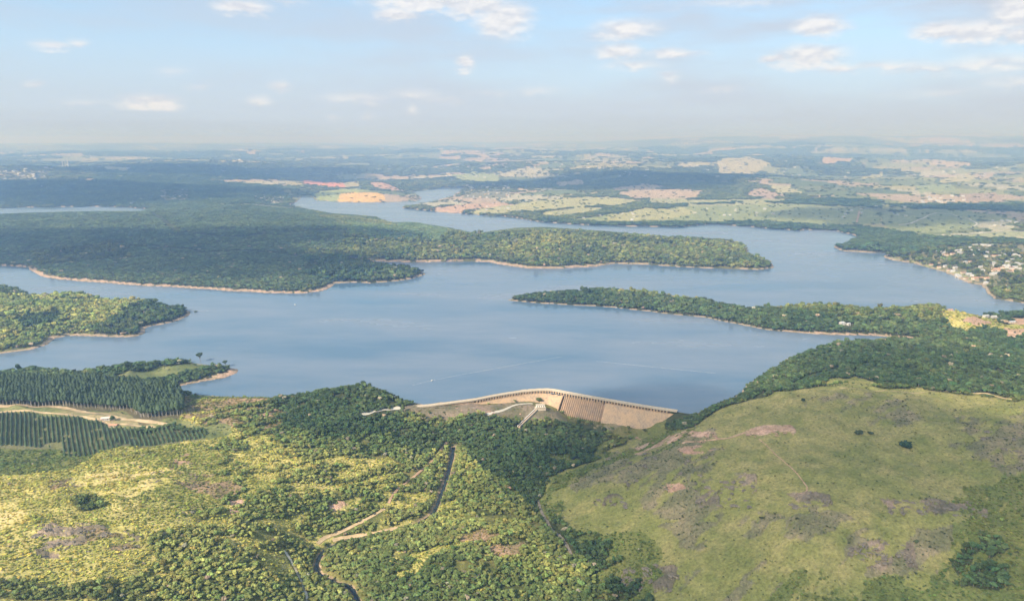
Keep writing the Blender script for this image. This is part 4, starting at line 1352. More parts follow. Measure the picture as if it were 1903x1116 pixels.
lone(364, 580, 9, 'small tree on an islet off the rounded headland', crown_me[3], trunk_me[3], (.05, .07, .03), 'tree', .8)

# ------------------------------------------------------------------ roads and river
dirt = pmat('dirt', (.46, .34, .20), .95, .25, .12)
concl = pmat('pale_concrete', (.50, .42, .32), .85, .12, .2)
pale = pmat('pale_road', (.50, .46, .38), .95, .2, .05)
redd = pmat('red_dirt', (.42, .27, .17), .95, .3, .15)
rock_m = pmat('rock', (.21, .175, .135), .95, .5, .35, bump=.8)
redrock_m = pmat('red_rock', (.40, .25, .18), .95, .3, .2, bump=.5)


def ribbon(name, pts, width, mat, lift=.35, world=None, taper=True):
    if world is None:
        P = np.array(pts, float)
        x, y = hit(P[:, 0], P[:, 1]); W_ = np.stack([x, y], 1)
    else: W_ = np.array(world)
    # Catmull-Rom
    Q = []
    n = len(W_)
    for i in range(n - 1):
        p0, p1_, p2_, p3 = W_[max(i - 1, 0)], W_[i], W_[i + 1], W_[min(i + 2, n - 1)]
        k = max(2, int(np.hypot(*(p2_ - p1_)) / max(4, width * .8)))
        for q in range(k):
            t_ = q / k
            Q.append(.5 * ((2 * p1_) + (-p0 + p2_) * t_ + (2 * p0 - 5 * p1_ + 4 * p2_ - p3) * t_ ** 2 + (-p0 + 3 * p1_ - 3 * p2_ + p3) * t_ ** 3))
    Q.append(W_[-1]); Q = np.array(Q)
    T = np.gradient(Q, axis=0); T /= np.linalg.norm(T, axis=1)[:, None] + 1e-9
    Nn = np.stack([-T[:, 1], T[:, 0]], 1)
    vs, fs = [], []
    offs = (-1, -.5, 0, .5, 1)
    wv_ = width * (.75 + .5 * rng.uniform(0, 1, len(Q)))
    for k, q in enumerate(Q):
        for o_ in offs:
            p = q + Nn[k] * o_ * wv_[k] / 2
            vs.append([p[0], p[1], 0])
    V = np.array(vs)
    V[:, 2] = samp(Z, V[:, 0], V[:, 1]) + lift
    m5 = len(offs)
    for k in range(len(Q) - 1):
        for j in range(m5 - 1):
            fs.append((k * m5 + j, k * m5 + j + 1, (k + 1) * m5 + j + 1, (k + 1) * m5 + j))
    o = link(name, mesh(name, V, fs, [mat], True))
    return tag(o, kind='structure')


ribbon('road', [(-60, 754), (60, 756), (140, 762), (200, 770), (250, 780), (330, 792)], 8, dirt, .5)
ribbon('road', [(-60, 764), (100, 768), (170, 778), (230, 788), (330, 796)], 5, dirt, .5)
ribbon('road', [(660, 772), (676, 769), (700, 763), (722, 760), (744, 757.5)], 8, pale, .8)
ribbon('path', [(830, 822), (812, 845), (790, 868), (770, 885), (740, 908), (722, 935)], 3.4, redd, .6)
ribbon('path', [(715, 945), (680, 965), (640, 985), (606, 998), (590, 1010)], 4.5, dirt, .6)
ribbon('path', [(790, 968), (750, 980), (700, 990), (650, 998), (618, 1004)], 4.2, dirt, .8)
ribbon('path', [(528, 1022), (540, 1040), (556, 1070), (568, 1100), (575, 1130)], 3, pale, .6)
ribbon('path', [(905, 770), (935, 762), (960, 752), (990, 750)], 5, pale, .6)
ribbon('path', [(1000, 930), (1020, 975), (1045, 1000), (1062, 1030)], 4, rock_m, .6)
ribbon('path', [(1268, 823), (1340, 815), (1400, 800), (1460, 795)], 4, redd, .4)
ribbon('path', [(1410, 815), (1460, 860), (1500, 905), (1480, 920)], 1.6, redd, .3)
ribbon('path', [(1880, 742), (1800, 730), (1720, 728), (1640, 726), (1560, 722)], 2.2, dirt, .4)
ribbon('road', [(1660, 444), (1700, 440), (1780, 436), (1903, 430), (2000, 428)], 14, pale, 1.5)
ribbon('road', [(1670, 418), (1700, 412), (1740, 396), (1790, 404), (1815, 415), (1800, 425)], 9, pale, 1.5)
ribbon('road', [(1592, 414), (1597, 392)], 9, redd, 1.5)
ribbon('road', [(1610, 388), (1500, 384), (1400, 386)], 8, pale, 1.5)
river_m, t = new_mat('river_water')
b_ = t.n('ShaderNodeBsdfPrincipled', in_Base_Color=(.02, .028, .03, 1), in_Roughness=.25, in_IOR=1.33)
t.n('ShaderNodeOutputMaterial', i0=b_)
ribbon('river', None, 4.4, river_m, 1.2, world=[RW[i] for i in range(len(RW))])

# ------------------------------------------------------------------ rocks
def rock_mb(rs, flat=.35):
    b = MB()
    for _ in range(rs.randint(5, 8)):
        c = (rs.uniform(-.6, .6), rs.uniform(-.45, .45), 0)
        sx, sy, sz_ = rs.uniform(.12, .42), rs.uniform(.12, .34), rs.uniform(.6, 1.2) * flat
        vs = []
        for v in I1[0]:
            k = rs.uniform(.62, 1.25)
            vs.append((c[0] + v.x * sx * k, c[1] + v.y * sy * k, c[2] + max(-.15, min(v.z, .62) * sz_ * k * 1.3)))
        b.add(vs, I1[1])
    return b


rock_me = [mesh('rock', *(lambda b: (b.v, b.f))(rock_mb(random.Random(40 + i))), [rock_m]) for i in range(5)]
redrock_me = [mesh('rock', *(lambda b: (b.v, b.f))(rock_mb(random.Random(60 + i), .2)), [redrock_m]) for i in range(4)]
OUT = [((1290, 1405, 892, 942), 34, 0, 'grey slab of the broad rock face in the middle of the grassy hill'),
       ((1465, 1545, 924, 942), 14, 0, 'grey rock of the short outcrop right of the broad rock face'),
       ((1640, 1830, 930, 958), 34, 0, 'grey-brown rock of the long ledge on the right of the hill'),
       ((1575, 1655, 1002, 1050), 22, 0, 'dark rock of the forked outcrop low on the grassy hill'),
       ((1668, 1700, 1008, 1056), 8, 0, 'dark rock of the right arm of the forked outcrop'),
       ((1142, 1255, 1050, 1098), 30, 0, 'grey rock of the slab beside the wood at the bottom edge'),
       ((1105, 1170, 925, 942), 14, 0, 'grey boulder near the white stones on the hill foot'),
       ((1130, 1330, 830, 920), 34, 0, 'grey rock scattered on the rough slope right of the valley'),
       ((70, 265, 972, 1025), 40, 0, 'purple-grey rock of the large outcrop on the lit left slope'),
       ((280, 316, 874, 896), 9, 0, 'dark rock of the small outcrop above the middle of the left slope'),
       ((350, 372, 884, 906), 8, 0, 'dark boulder of the cluster right of the small left outcrop'),
       ((326, 366, 945, 968), 9, 0, 'brownish rock along the short yellow ridge on the left slope'),
       ((1820, 1903, 790, 880), 22, 0, 'grey rock on the rough ground at the right edge'),
       ((1180, 1330, 802, 845), 16, 1, 'pink bare rock streak on the shoulder above the valley'),
       ((1235, 1268, 904, 914), 4, 1, 'small pink rock patch on the lower hill slope'),
       ((1380, 1470, 796, 812), 8, 1, 'pale reddish rock at the end of the hill track'),
       ((840, 1020, 750, 785), 14, 1, 'brown boulder on the bare ground at the foot of the dam')]
rs = random.Random(11)
for (u0, u1, v0, v1), n, red, lab in OUT:
    us = [rs.uniform(u0, u1) for _ in range(n)]; vs = [rs.uniform(v0, v1) for _ in range(n)]
    x, y = hit(us, vs)
    for i in range(n):
        me = (redrock_me if red else rock_me)[rs.randrange(4)]
        o = link('boulder' if not red else 'rock_slab', me)
        s = rs.uniform(2.2, 6.5) if n > 10 else rs.uniform(2.2, 5)
        o.location = (float(x[i]), float(y[i]), float(samp(Z, x[i], y[i])) + .1)
        o.scale = (s * 1.5, s, s * rs.uniform(.35, .8)); o.rotation_euler = (rs.uniform(-.1, .1), rs.uniform(-.1, .1), rs.uniform(-1.2, 1.2))
        tag(o, lab, 'rock', 'rocks: ' + lab.split(' of ')[-1].split(' on ')[-1])

# ------------------------------------------------------------------ the dam
def streaked(name, col, stain):
    m, t = new_mat(name)
    tcx = t.n('ShaderNodeTexCoord')
    a = t.noise(t.n('ShaderNodeMapping', i0=tcx.outputs['Object'], i3=(.45, .45, .035)).outputs[0], 1.0, 5, .65)
    b2 = t.noise(tcx.outputs['Object'], .07, 4, .6)
    c = t.mix(t.mapr(a, .42, .62), (*col, 1), (*stain, 1))
    c = t.mix(t.mapr(b2, .40, .66, 0, .75), c, (col[0] * 1.25, col[1] * 1.12, col[2] * .95, 1))
    b = t.n('ShaderNodeBsdfPrincipled', in_Base_Color=c, in_Roughness=.92)
    b.inputs['Specular IOR Level'].default_value = .2
    t.put(b.inputs['Normal'], t.n('ShaderNodeBump', in_Strength=.3, in_Height=a))
    t.n('ShaderNodeOutputMaterial', i0=b)
    return m


conc = streaked('dam_concrete', (.45, .325, .215), (.28, .205, .15))
conc2 = streaked('stained_concrete', (.40, .285, .205), (.24, .175, .13))
dark = pmat('dark_opening_and_shade', (.03, .025, .02), .95, .1, 1)  # windows, and the shade painted beside the spillway
white = pmat('white_plaster', (.74, .71, .64), .8, .08, .4)
CZ = 5.0
cr = np.array([at(u, v, CZ) for u, v in [(742, 757), (770, 755), (800, 752.3), (834, 748), (860, 744.5), (883, 741.5), (910, 736), (935, 731.5), (973, 725.8), (1000, 723.6), (1021, 723.2), (1035, 725), (1049, 728), (1085, 734.5), (1125, 741.5), (1160, 747.5), (1195, 753.5), (1230, 758.8), (1262, 763.5)]])
# even stations along the crest
segl = np.r_[0, np.cumsum(np.hypot(*np.diff(cr, axis=0).T))]
TOT = segl[-1]
STP = 1.25
sS = np.arange(0, TOT, STP)
cx = np.interp(sS, segl, cr[:, 0]); cy_ = np.interp(sS, segl, cr[:, 1])
ker = np.ones(13) / 13
cxs = np.convolve(np.pad(cx, 6, 'edge'), ker, 'valid'); cys = np.convolve(np.pad(cy_, 6, 'edge'), ker, 'valid')
tx, ty = np.gradient(cxs), np.gradient(cys)
tl = np.hypot(tx, ty); tx /= tl; ty /= tl
nx, ny = ty, -tx                                    # downstream, towards the camera
if (nx * 0 + ny * -1).mean() < 0: nx, ny = -nx, -ny
uu_s = []
for k in range(len(sS)):
    f = cys[k] * math.cos(PITCH) - (CZ - CAM_H) * math.sin(PITCH)
    uu_s.append(951.5 + FPX * cxs[k] / f)
uu_s = np.array(uu_s)
ss = lambda u: float(np.interp(u, uu_s, sS))
s_sp0, s_sp1 = ss(1050), ss(1127)


def P3(s, off, z):
    k = s / STP
    return (float(np.interp(k, np.arange(len(sS)), cxs + nx * off)), float(np.interp(k, np.arange(len(sS)), cys + ny * off)), z)


def sweep(prof, s0, s1, step=2.5, caps=True):
    """prof(s) -> list of (offset, z), closed profile"""
    b = MB()
    st = np.linspace(s0, s1, max(2, int((s1 - s0) / step) + 1))
    rings = [[P3(s, o_, z) for o_, z in prof(s)] for s in st]
    n = len(rings[0])
    vs = [p for r in rings for p in r]
    fs = []
    for i in range(len(st) - 1):
        for k in range(n):
            k2 = (k + 1) % n
            fs.append((i * n + k, (i + 1) * n + k, (i + 1) * n + k2, i * n + k2))
    if caps: fs += [tuple(range(n)), tuple(reversed(range((len(st) - 1) * n, len(st) * n)))]
    b.add(vs, fs)
    return b


mid = P3(TOT / 2, 0, 0)
dam = empty('dam', (0, 0, 0), 0, 'curved tan concrete dam holding back the lake', 'dam')
FB = -36.0
wall = lambda s: [(-3.2, -14), (-3.2, CZ - 1.3), (-2.6, CZ - 1.3), (-2.6, -5.0), (2.0, -5.0), (2.5, -.5), (2.9, -0.6), (2.9 + .82 * 33, FB), (-3.2, FB)]  # sunken floor behind the lip, shaped to keep the arcade openings dark
rec = lambda s: [(-3.2, -14), (-3.2, CZ - 1.3), (-2.6, CZ - 1.3), (-2.6, -5.0), (.3, -5.0), (.9, -.9), (0.6, -2.0), (.6 + .80 * 30, FB + 2), (.6 + .8 * 30, FB), (-3.2, FB)]
sweep(wall, ss(880), s_sp0 - 2.5).build('retaining_wall', conc, dam)
sweep(rec, s_sp0, s_sp1 - 3).build('spillway', conc2, dam)
sweep(wall, s_sp1, TOT - 3).build('retaining_wall', conc, dam)
# deep joints beside the spillway; the left one is coloured dark as shade
sweep(lambda s: [(-3.2, -14), (-3.2, CZ - 1.3), (-1.5, CZ - 1.3), (-1.5, 0), (-1.0 + .8 * 30, FB), (-3.2, FB)], s_sp0 - 2.5, s_sp0).build('joint', dark, dam)
sweep(lambda s: [(-3.2, -14), (-3.2, CZ - 1.3), (-1.5, CZ - 1.3), (-1.5, 0), (-.2 + .8 * 30, FB), (-3.2, FB)], s_sp1 - 3, s_sp1 - 1.2).build('joint', conc2, dam)
tw = MB()
# training wall left of the spillway
q = [P3(s_sp0 - 2.3, 3.0, -1), P3(s_sp0 - 2.3, 3.0 + .82 * 30, -30), P3(s_sp0 - 2.3, 4.6 + .82 * 30, -27), P3(s_sp0 - 2.3, 4.6, 0.6)]
q2 = [P3(s_sp0 - .9, o_, z) for o_, z in ((3.0, -1), (3 + .82 * 30, -30), (4.6 + .82 * 30, -27), (4.6, .6))]
tw.add(q + q2, [(0, 1, 2, 3), (7, 6, 5, 4), (0, 4, 5, 1), (1, 5, 6, 2), (2, 6, 7, 3), (3, 7, 4, 0)])
tw.build('training_wall', conc2, dam)
s = s_sp0 + 1.2
while s < s_sp1 - 4:
    b = MB()
    a = [P3(s, .9, -1.6), P3(s, .9 + .8 * 30, FB + 3), P3(s, 2.1 + .8 * 30, FB + 4), P3(s, 2.2, -.8)]
    c = [P3(s + 1.3, o_, z) for o_, z in ((.9, -1.6), (.9 + .8 * 30, FB + 3), (2.1 + .8 * 30, FB + 4), (2.2, -.8))]
    b.add(a + c, [(3, 2, 1, 0), (4, 5, 6, 7), (0, 1, 5, 4), (1, 2, 6, 5), (2, 3, 7, 6), (3, 0, 4, 7)])
    b.build('rib', conc, dam)
    s += 3.9
sweep(lambda s: [(-3.4, CZ - 5), (-3.4, CZ - 1.2), (2.6, CZ - 1.2), (2.6, CZ - 6.5), (3.2, CZ - 9), (-3.4, CZ - 9)], 0, ss(880)).build('causeway', conc, dam)
sweep(lambda s: [(-3.6, CZ - 1.2), (-3.6, CZ), (4.3, CZ), (4.3, CZ - 1.1)], 0, TOT - .5).build('crest_road', concl, dam)
sweep(lambda s: [(-3.55, CZ + .02), (-3.55, CZ + 1.0), (-3.2, CZ + 1.0), (-3.2, CZ + .02)], .5, TOT - 1).build('parapet', concl, dam)
sweep(lambda s: [(3.9, CZ + .02), (3.9, CZ + 1.0), (4.28, CZ + 1.0), (4.28, CZ + .02)], .5, TOT - 1).build('parapet', concl, dam)
s = ss(884)
npier = 0
while s < ss(1242) and npier < 98:
    b = MB()
    wv_ = 2.6
    a = [P3(s, -2.5, -5.2), P3(s, 3.9, -1.8), P3(s, 4.1, CZ - 1.12), P3(s, -2.5, CZ - 1.12)]
    c = [P3(s + wv_, o_, z) for o_, z in ((-2.5, -5.2), (3.9, -1.8), (4.1, CZ - 1.12), (-2.5, CZ - 1.12))]
    b.add(a + c, [(3, 2, 1, 0), (4, 5, 6, 7), (0, 1, 5, 4), (1, 2, 6, 5), (2, 3, 7, 6), (3, 0, 4, 7)])
    b.build('pier', conc, dam)
    s += 5.5
    npier += 1
# gate house platform on the lake side of the crest
gp = MB()
p = P3(ss(1010), -6.5, CZ - .3)
for k, sx in enumerate((ss(975), ss(988), ss(1002), ss(1016))):
    p = P3(sx, -5.5, CZ - 1)
    gp.box((p[0], p[1], CZ - .6), (9.5, 3.6, 1.6), math.atan2(ty[int(sx / STP)], tx[int(sx / STP)]))
gp.build('intake_platform', concl, dam)


def house(u, v, w_, d_, h_, rz, wm_, rm_, label, group=None, name='house', parts=True, roof='gable', cat='house', lift=0.0, wins=True):
    x, y = hit(u, v) if not isinstance(u, tuple) else (np.array([u[0]]), np.array([u[1]]))
    x, y = float(x[0]), float(y[0])
    z = float(samp(Z, x, y)) + lift
    b = MB(); b.box((0, 0, h_ / 2 - 1), (w_, d_, h_ + 2))
    r_ = MB()
    if roof == 'gable':
        rh, o_ = d_ * .22, .6
        vs = [(-w_ / 2 - o_, -d_ / 2 - o_, h_ + .0), (w_ / 2 + o_, -d_ / 2 - o_, h_), (w_ / 2 + o_, d_ / 2 + o_, h_), (-w_ / 2 - o_, d_ / 2 + o_, h_), (-w_ / 2 - o_, 0, h_ + rh), (w_ / 2 + o_, 0, h_ + rh)]
        r_.add(vs, [(0, 1, 5, 4), (2, 3, 4, 5), (0, 4, 3), (1, 2, 5), (3, 2, 1, 0)])
    elif roof == 'hip':
        rh, o_ = d_ * .25, .6
        vs = [(-w_ / 2 - o_, -d_ / 2 - o_, h_), (w_ / 2 + o_, -d_ / 2 - o_, h_), (w_ / 2 + o_, d_ / 2 + o_, h_), (-w_ / 2 - o_, d_ / 2 + o_, h_), (-w_ / 4, 0, h_ + rh), (w_ / 4, 0, h_ + rh)]
        r_.add(vs, [(0, 1, 5, 4), (2, 3, 4, 5), (0, 4, 3), (1, 2, 5), (3, 2, 1, 0)])
    else:
        r_.box((0, 0, h_ + .2), (w_ + .6, d_ + .6, .4))
    if parts:
        rt = empty(name, (x, y, z), rz, label, cat, group)
        b.build('wall', wm_, rt); r_.build('roof', rm_, rt)
        if wins:
            wn = max(1, int(w_ / 5))
            for k in range(wn):
                q = MB(); q.box(((k + .5) * w_ / wn - w_ / 2, -d_ / 2 - .03, h_ * .5), (1.4, .12, 1.2)); q.build('window', dark, rt)
            q = MB(); q.box((-w_ / 2 + 1.4, -d_ / 2 - .04, 1.05), (1.0, .14, 2.1)); q.build('door', conc2, rt)
        return rt
    bb = MB(); bb.add(b.v, b.f, 0); bb.add(r_.v, r_.f, 1)
    o = bb.build(name, [wm_, rm_])
    o.location = (x, y, z); o.rotation_euler = (0, 0, rz)
    return tag(o, label, cat, group)


W_wall = pmat('white_wall', (.46, .44, .41), .85, .1, .3)
B_wall = pmat('beige_wall', (.52, .43, .33), .85, .1, .3)
R_or = pmat('orange_tiles', (.46, .25, .16), .85, .2, 1.5)
R_br = pmat('brown_tiles', (.28, .16, .11), .85, .2, 1.5)
R_gr = pmat('grey_sheet_roof', (.40, .40, .41), .6, .15, 1.0)
R_wh = pmat('white_sheet_roof', (.42, .42, .41), .6, .06, 1.0)
R_pk = pmat('pink_roof', (.72, .50, .45), .8, .1, 1.0)

# valve house and the chute running down from it
vx, vy = at(1004, 752, -8)
vh = empty('valve_house', (vx, vy, -11.5), .12, 'small cream valve house against the dam above the chute', 'building')
b = MB(); b.box((0, 0, 1.0), (15, 6, 6)); b.build('wall', white, vh)
b = MB(); b.box((0, 0, 4.25), (16, 7, .5)); b.build('roof', concl, vh)
b = MB(); b.box((0, -4.6, .3), (19, 3.2, .8)); b.box((0, 0, -3), (19, 12, 4)); b.build('terrace', concl, vh)
for k in range(4):
    b = MB(); b.box((-5.4 + 3.6 * k, -3.05, 1.9), (1.5, .12, 1.9)); b.build('window', dark, vh)
ch = empty('water_chute', (0, 0, 0), 0, 'narrow white-walled concrete chute descending from the valve house', 'chute')
cu_ = np.linspace(0, 1, 14)
gx_, gy_ = hit(1001 - 37 * cu_, 758 + 36 * cu_)
cpts = [Vector((float(a_), float(b2), 0)) for a_, b2 in zip(gx_, gy_)]
czs = [float(samp(Z, p_.x, p_.y)) for p_ in cpts]
for k in range(1, 14): czs[k] = min(czs[k] + 0.0, czs[k - 1])
dirc = (cpts[-1] - cpts[0]).normalized(); side = Vector((dirc.y, -dirc.x, 0))
for k, (nm, off, wd_, hh_, mt) in enumerate((('chute_floor', 0, 4.0, .3, conc2), ('chute_wall', 2.3, .8, 2.6, white), ('chute_wall', -2.3, .8, 2.4, concl))):
    b = MB()
    vs = []
    for p_, z_ in zip(cpts, czs):
        for (dx_, dz_) in ((-wd_ / 2, -5), (wd_ / 2, -5), (wd_ / 2, hh_), (-wd_ / 2, hh_)):
            vs.append(p_ + side * (off + dx_) + Vector((0, 0, z_ + dz_ + .8)))
    fs = [(3, 2, 1, 0), (52, 53, 54, 55)]
    for q in range(13):
        for e in range(4):
            e2 = (e + 1) % 4
            fs.append((q * 4 + e, q * 4 + e2, q * 4 + 4 + e2, q * 4 + 4 + e))
    b.add(vs, fs)
    b.build(nm, mt, ch)

# ------------------------------------------------------------------ floating lines and small boats
buoy_m = pmat('buoy', (.8, .78, .72), .5, .05, 1)


def buoy_line(pts, n, label):
    W_ = np.array([at(u, v) for u, v in pts])
    L_ = np.r_[0, np.cumsum(np.hypot(*np.diff(W_, axis=0).T))]
    rt = empty('buoy_line', (0, 0, 0), 0, label, 'buoy line')
    xs_ = np.interp(np.linspace(0, L_[-1], n * 2), L_, W_[:, 0]); ys_ = np.interp(np.linspace(0, L_[-1], n * 2), L_, W_[:, 1])
    b = MB(); b.tube([(a_, b2, .12) for a_, b2 in zip(xs_, ys_)], .05, 4); b.build('rope', buoy_m, rt)
    for k in range(n):
        q = MB(); x_, y_ = xs_[2 * k], ys_[2 * k]
        q.tube([(x_, y_, -.5), (x_, y_, .1), (x_, y_, .5), (x_, y_, .6)], [.12, .32, .28, .08], 6)
        q.build('float', buoy_m, rt)


buoy_line([(768, 715), (800, 707), (850, 697), (900, 688), (950, 679), (1000, 670), (1042, 663)], 22, 'long string of small white floats left of the dam crest')
buoy_line([(1110, 671), (1160, 676), (1210, 681), (1260, 686), (1330, 693)], 13, 'faint string of white floats on the water right of the dam crest')


def boat(u, v, rz, L_, label):
    x, y = at(u, v)
    rt = empty('boat', (x, y, 0), rz, label, 'boat')
    b = MB()
    hs = [(-.5, .32), (-.1, .40), (.25, .32), (.5, .02)]
    vs = []
    for zf, k in ((-.3, .7), (.7, 1.0)):
        for xx, ww in hs: vs.append((xx * L_, ww * k * L_ * .38, zf)); vs.append((xx * L_, -ww * k * L_ * .38, zf))
    fs = [(8, 10, 11, 9), (10, 12, 13, 11), (12, 14, 15, 13), (0, 2, 10, 8), (2, 4, 12, 10), (4, 6, 14, 12), (1, 9, 11, 3), (3, 11, 13, 5), (5, 13, 15, 7), (0, 8, 9, 1), (6, 7, 15, 14)]
    b.add(vs, fs); b.build('hull', R_wh, rt)
    q = MB(); q.box((-.05 * L_, 0, 1.15), (.32 * L_, .2 * L_, .9)); q.build('cabin', white, rt)


boat(1146, 571.5, .3, 8, 'small white boat moored at the shore of the wooded tongue')
boat(803, 707, .9, 7, 'small white boat beside the left string of floats')
boat(548, 566, 2.4, 7, 'small white boat alone on the open water left of the centre')
boat(1776, 516, .4, 8, 'white boat at the jetty of the lakeside village')
boat(1781, 519, 1.0, 7, 'smaller white boat just below the village jetty')

# ------------------------------------------------------------------ houses
house(197, 779, 13, 8, 3.2, .3, W_wall, R_pk, 'pink-roofed white shed beside the dirt road on the left')
house(211, 792, 12, 7, 3.0, .1, B_wall, R_or, 'low orange-roofed house at the top corner of the pine rows')
house(1565, 603, 12, 10, 6, .2, W_wall, R_wh, 'white round-topped water tank house among trees, left of two', roof='hip')
house(1577, 604, 8, 7, 5, .4, W_wall, R_wh, 'smaller white hut among trees right of the white tank house', roof='hip')
house(1832, 589, 14, 9, 5, .3, W_wall, R_wh, 'white two-storey house above the bright clearing')
house(1852, 590, 26, 10, 4, .05, W_wall, R_wh, 'long low white-roofed building right of the bright clearing')
house(1766, 577, 12, 7, 3.5, .1, B_wall, R_or, 'red-walled house half hidden by trees above the clearing')
house(1880, 600, 16, 9, 4, .2, B_wall, R_gr, 'grey-roofed shed on the pale earth at the right edge')
MT = {'w': (W_wall, R_wh, 'white-roofed'), 'g': (W_wall, R_gr, 'grey-roofed'), 'b': (B_wall, R_br, 'brown-roofed'), 'o': (B_wall, R_or, 'orange-roofed'), 'r': (W_wall, R_br, 'red-brown-roofed')}
rs = random.Random(3)
for (u, v, L_, c) in VIL:
    wm_, rm_, wd_ = MT[c]
    part = ('in the upper rows of the lakeside village' if v < 480 else 'among the trees in the middle of the lakeside village' if v < 496 else
            'close to the water in the lakeside village' if u < 1815 else 'in the cluster at the bottom of the lakeside village')
    lab = '%s house %s' % (wd_, part)
    house(u, v, L_ * 1.2, rs.uniform(8, 12), rs.uniform(3.5, 6.5), rs.uniform(-.4, .4), wm_, rm_, lab, lab.replace(' house', ' houses'), roof=rs.choice(['gable', 'hip', 'gable']), lift=.2, wins=False)

# farther settlements: too small to show parts
FARV = [((0, 90, 318, 334), 46, 18, 'pale block on the hillside town at the far left edge', 'w'),
        ((296, 350, 352, 372), 30, 14, 'small white house of the hamlet above the left arm of water', 'w'),
        ((474, 530, 360, 376), 24, 14, 'small pale house of the hamlet beside the channel mouth', 'w'),
        ((865, 945, 344, 352), 16, 24, 'long pale shed on the upper edge of the village across the water', 'w'),
        ((862, 948, 352, 368), 34, 14, 'small house in the village between channel and pasture', 'o'),
        ((1065, 1180, 396, 410), 14, 13, 'white farm house on the sunny pasture across the water', 'w'),
        ((900, 960, 383, 391), 8, 13, 'small farm house on the pink and yellow field', 'w'),
        ((1290, 1440, 383, 402), 10, 16, 'white barn scattered on the green pasture', 'w'),
        ((1560, 1700, 380, 404), 12, 18, 'white barn on the fields left of the curved road', 'w'),
        ((1840, 1900, 408, 420), 12, 16, 'pale house by the road at the right edge', 'w'),
        ((1700, 1800, 365, 378), 14, 24, 'pale farm building on the distant fields at right', 'w'),
        ((20, 290, 345, 382), 16, 16, 'lonely house in the shaded woods behind the left arm of water', 'w'),
        ((385, 500, 312, 330), 18, 28, 'faint pale building on the shaded hills beyond the hamlet', 'w'),
        ((200, 420, 300, 330), 18, 26, 'faint pale building on the left hills under the haze', 'w'),
        ((1320, 1500, 300, 330), 18, 24, 'faint pale farm among the tan fields at right', 'w'),
        ((620, 1000, 288, 320), 24, 30, 'faint pale shed in the far hills behind the centre', 'w'),
        ((0, 1903, 276, 330), 170, 30, 'tiny pale building far off', 'w'),
        ((815, 840, 333, 342), 6, 14, 'white house by the end of the channel', 'w'),
        ((560, 720, 346, 352), 6, 14, 'white farm house beside the orange field', 'w')]
rs = random.Random(9)
fm = {}
for kd in ('w', 'o'):
    wm_, rm_, _w = MT[kd]
    for q in range(3):
        hb = MB(); hb.box((0, 0, .12), (1, .5, .6)); d_, h_ = .5, .42
        vs = [(-.53, -.28, h_), (.53, -.28, h_), (.53, .28, h_), (-.53, .28, h_), (-.53 + .2 * (q == 1), 0, h_ + .15), (.53 - .2 * (q == 1), 0, h_ + .15)]
        hb.add(vs, [(0, 1, 5, 4), (2, 3, 4, 5), (0, 4, 3), (1, 2, 5), (3, 2, 1, 0)], 1)
        fm[kd, q] = mesh('house', hb.v, hb.f, [wm_, rm_], False, hb.m)
HS = []
for (u0, u1, v0, v1), n, L_, lab, kd in FARV:
    us = [rs.uniform(u0, u1) for _ in range(n)]; vs = [rs.uniform(v0, v1) for _ in range(n)]
    x, y = hit(us, vs)
    sdq = samp(SD, x, y)
    for i in range(n):
        if sdq[i] < 8: continue
        s = L_ * rs.uniform(.7, 1.3)
        HS.append((s / math.hypot(x[i], y[i]), float(x[i]), float(y[i]), s, kd if kd == 'w' or rs.random() < .5 else 'w', lab))
HS.sort(reverse=True)
n_near = len(VIL) + 8
tiny = MB()
for q, (ap, x, y, s, kk, lab) in enumerate(HS):
    z = float(samp(Z, x, y)) + .5
    sc3 = (s, s * rs.uniform(.8, 1.2), s * rs.uniform(.6, .9)); rz = rs.uniform(-.5, .5)
    me = fm[kk, rs.randrange(3)]
    if q < 296 - n_near:
        o = link('house', me)
        o.location = (x, y, z); o.scale = sc3; o.rotation_euler = (0, 0, rz)
        tag(o, lab, 'house', 'houses: ' + lab)
    else:
        ca_, sa_ = math.cos(rz), math.sin(rz)
        tiny.add([(x + v.co.x * sc3[0] * ca_ - v.co.y * sc3[1] * sa_, y + v.co.x * sc3[0] * sa_ + v.co.y * sc3[1] * ca_, z + v.co.z * sc3[2]) for v in me.vertices],
                 [tuple(p.vertices) for p in me.polygons], 0)
tag(tiny.build('distant_houses', [W_wall]), 'tiny pale houses speckling the hazy hills near the horizon', 'houses', kind='stuff')

# apartment slabs on the skyline and the slim towers on the left hill
for k in range(11):
    u, v = 430 + 3.0 * k + rs.uniform(-1, 1), 281 + rs.uniform(-1, 1.5)
    x, y = hit(u, v); x, y = float(x[0]), float(y[0])
    b = MB(); b.box((0, 0, 22), (34, 18, 50)); b.box((0, 0, 49), (10, 8, 4))
    for f in range(5):
        b.box((0, -9.1, 8 + f * 8), (32, .5, 1.6), 0, 1)
    o = b.build('apartment_block', [W_wall, dark]); o.location = (x, y, float(samp(Z, x, y)))
    tag(o, 'white apartment block of the cluster on the hazy left skyline', 'building', 'apartment blocks on the hazy left skyline')
for u, v, h_, lab in ((117, 311, 78, 'slim white tower on the left hill, leftmost of three'), (122, 311, 70, 'middle one of three slim white towers on the left hill'),
                      (127, 311, 86, 'slim white tower on the left hill, rightmost of three'), (258, 280, 90, 'slim pale tower alone on the skyline near the left')):
    x, y = hit(u, v); x, y = float(x[0]), float(y[0])
    b = MB(); b.box((0, 0, h_ / 2), (9, 9, h_ + 6)); b.box((0, 0, h_ + 5), (4, 4, 5)); b.box((0, -3, 3), (34, 22, 8))
    for f in range(6):
        b.box((0, -4.6, 10 + f * h_ / 7), (7, .4, 2.0), 0, 1)
    o = b.build('tower', [W_wall, dark]); o.location = (x, y, float(samp(Z, x, y)))
    tag(o, lab, 'tower')

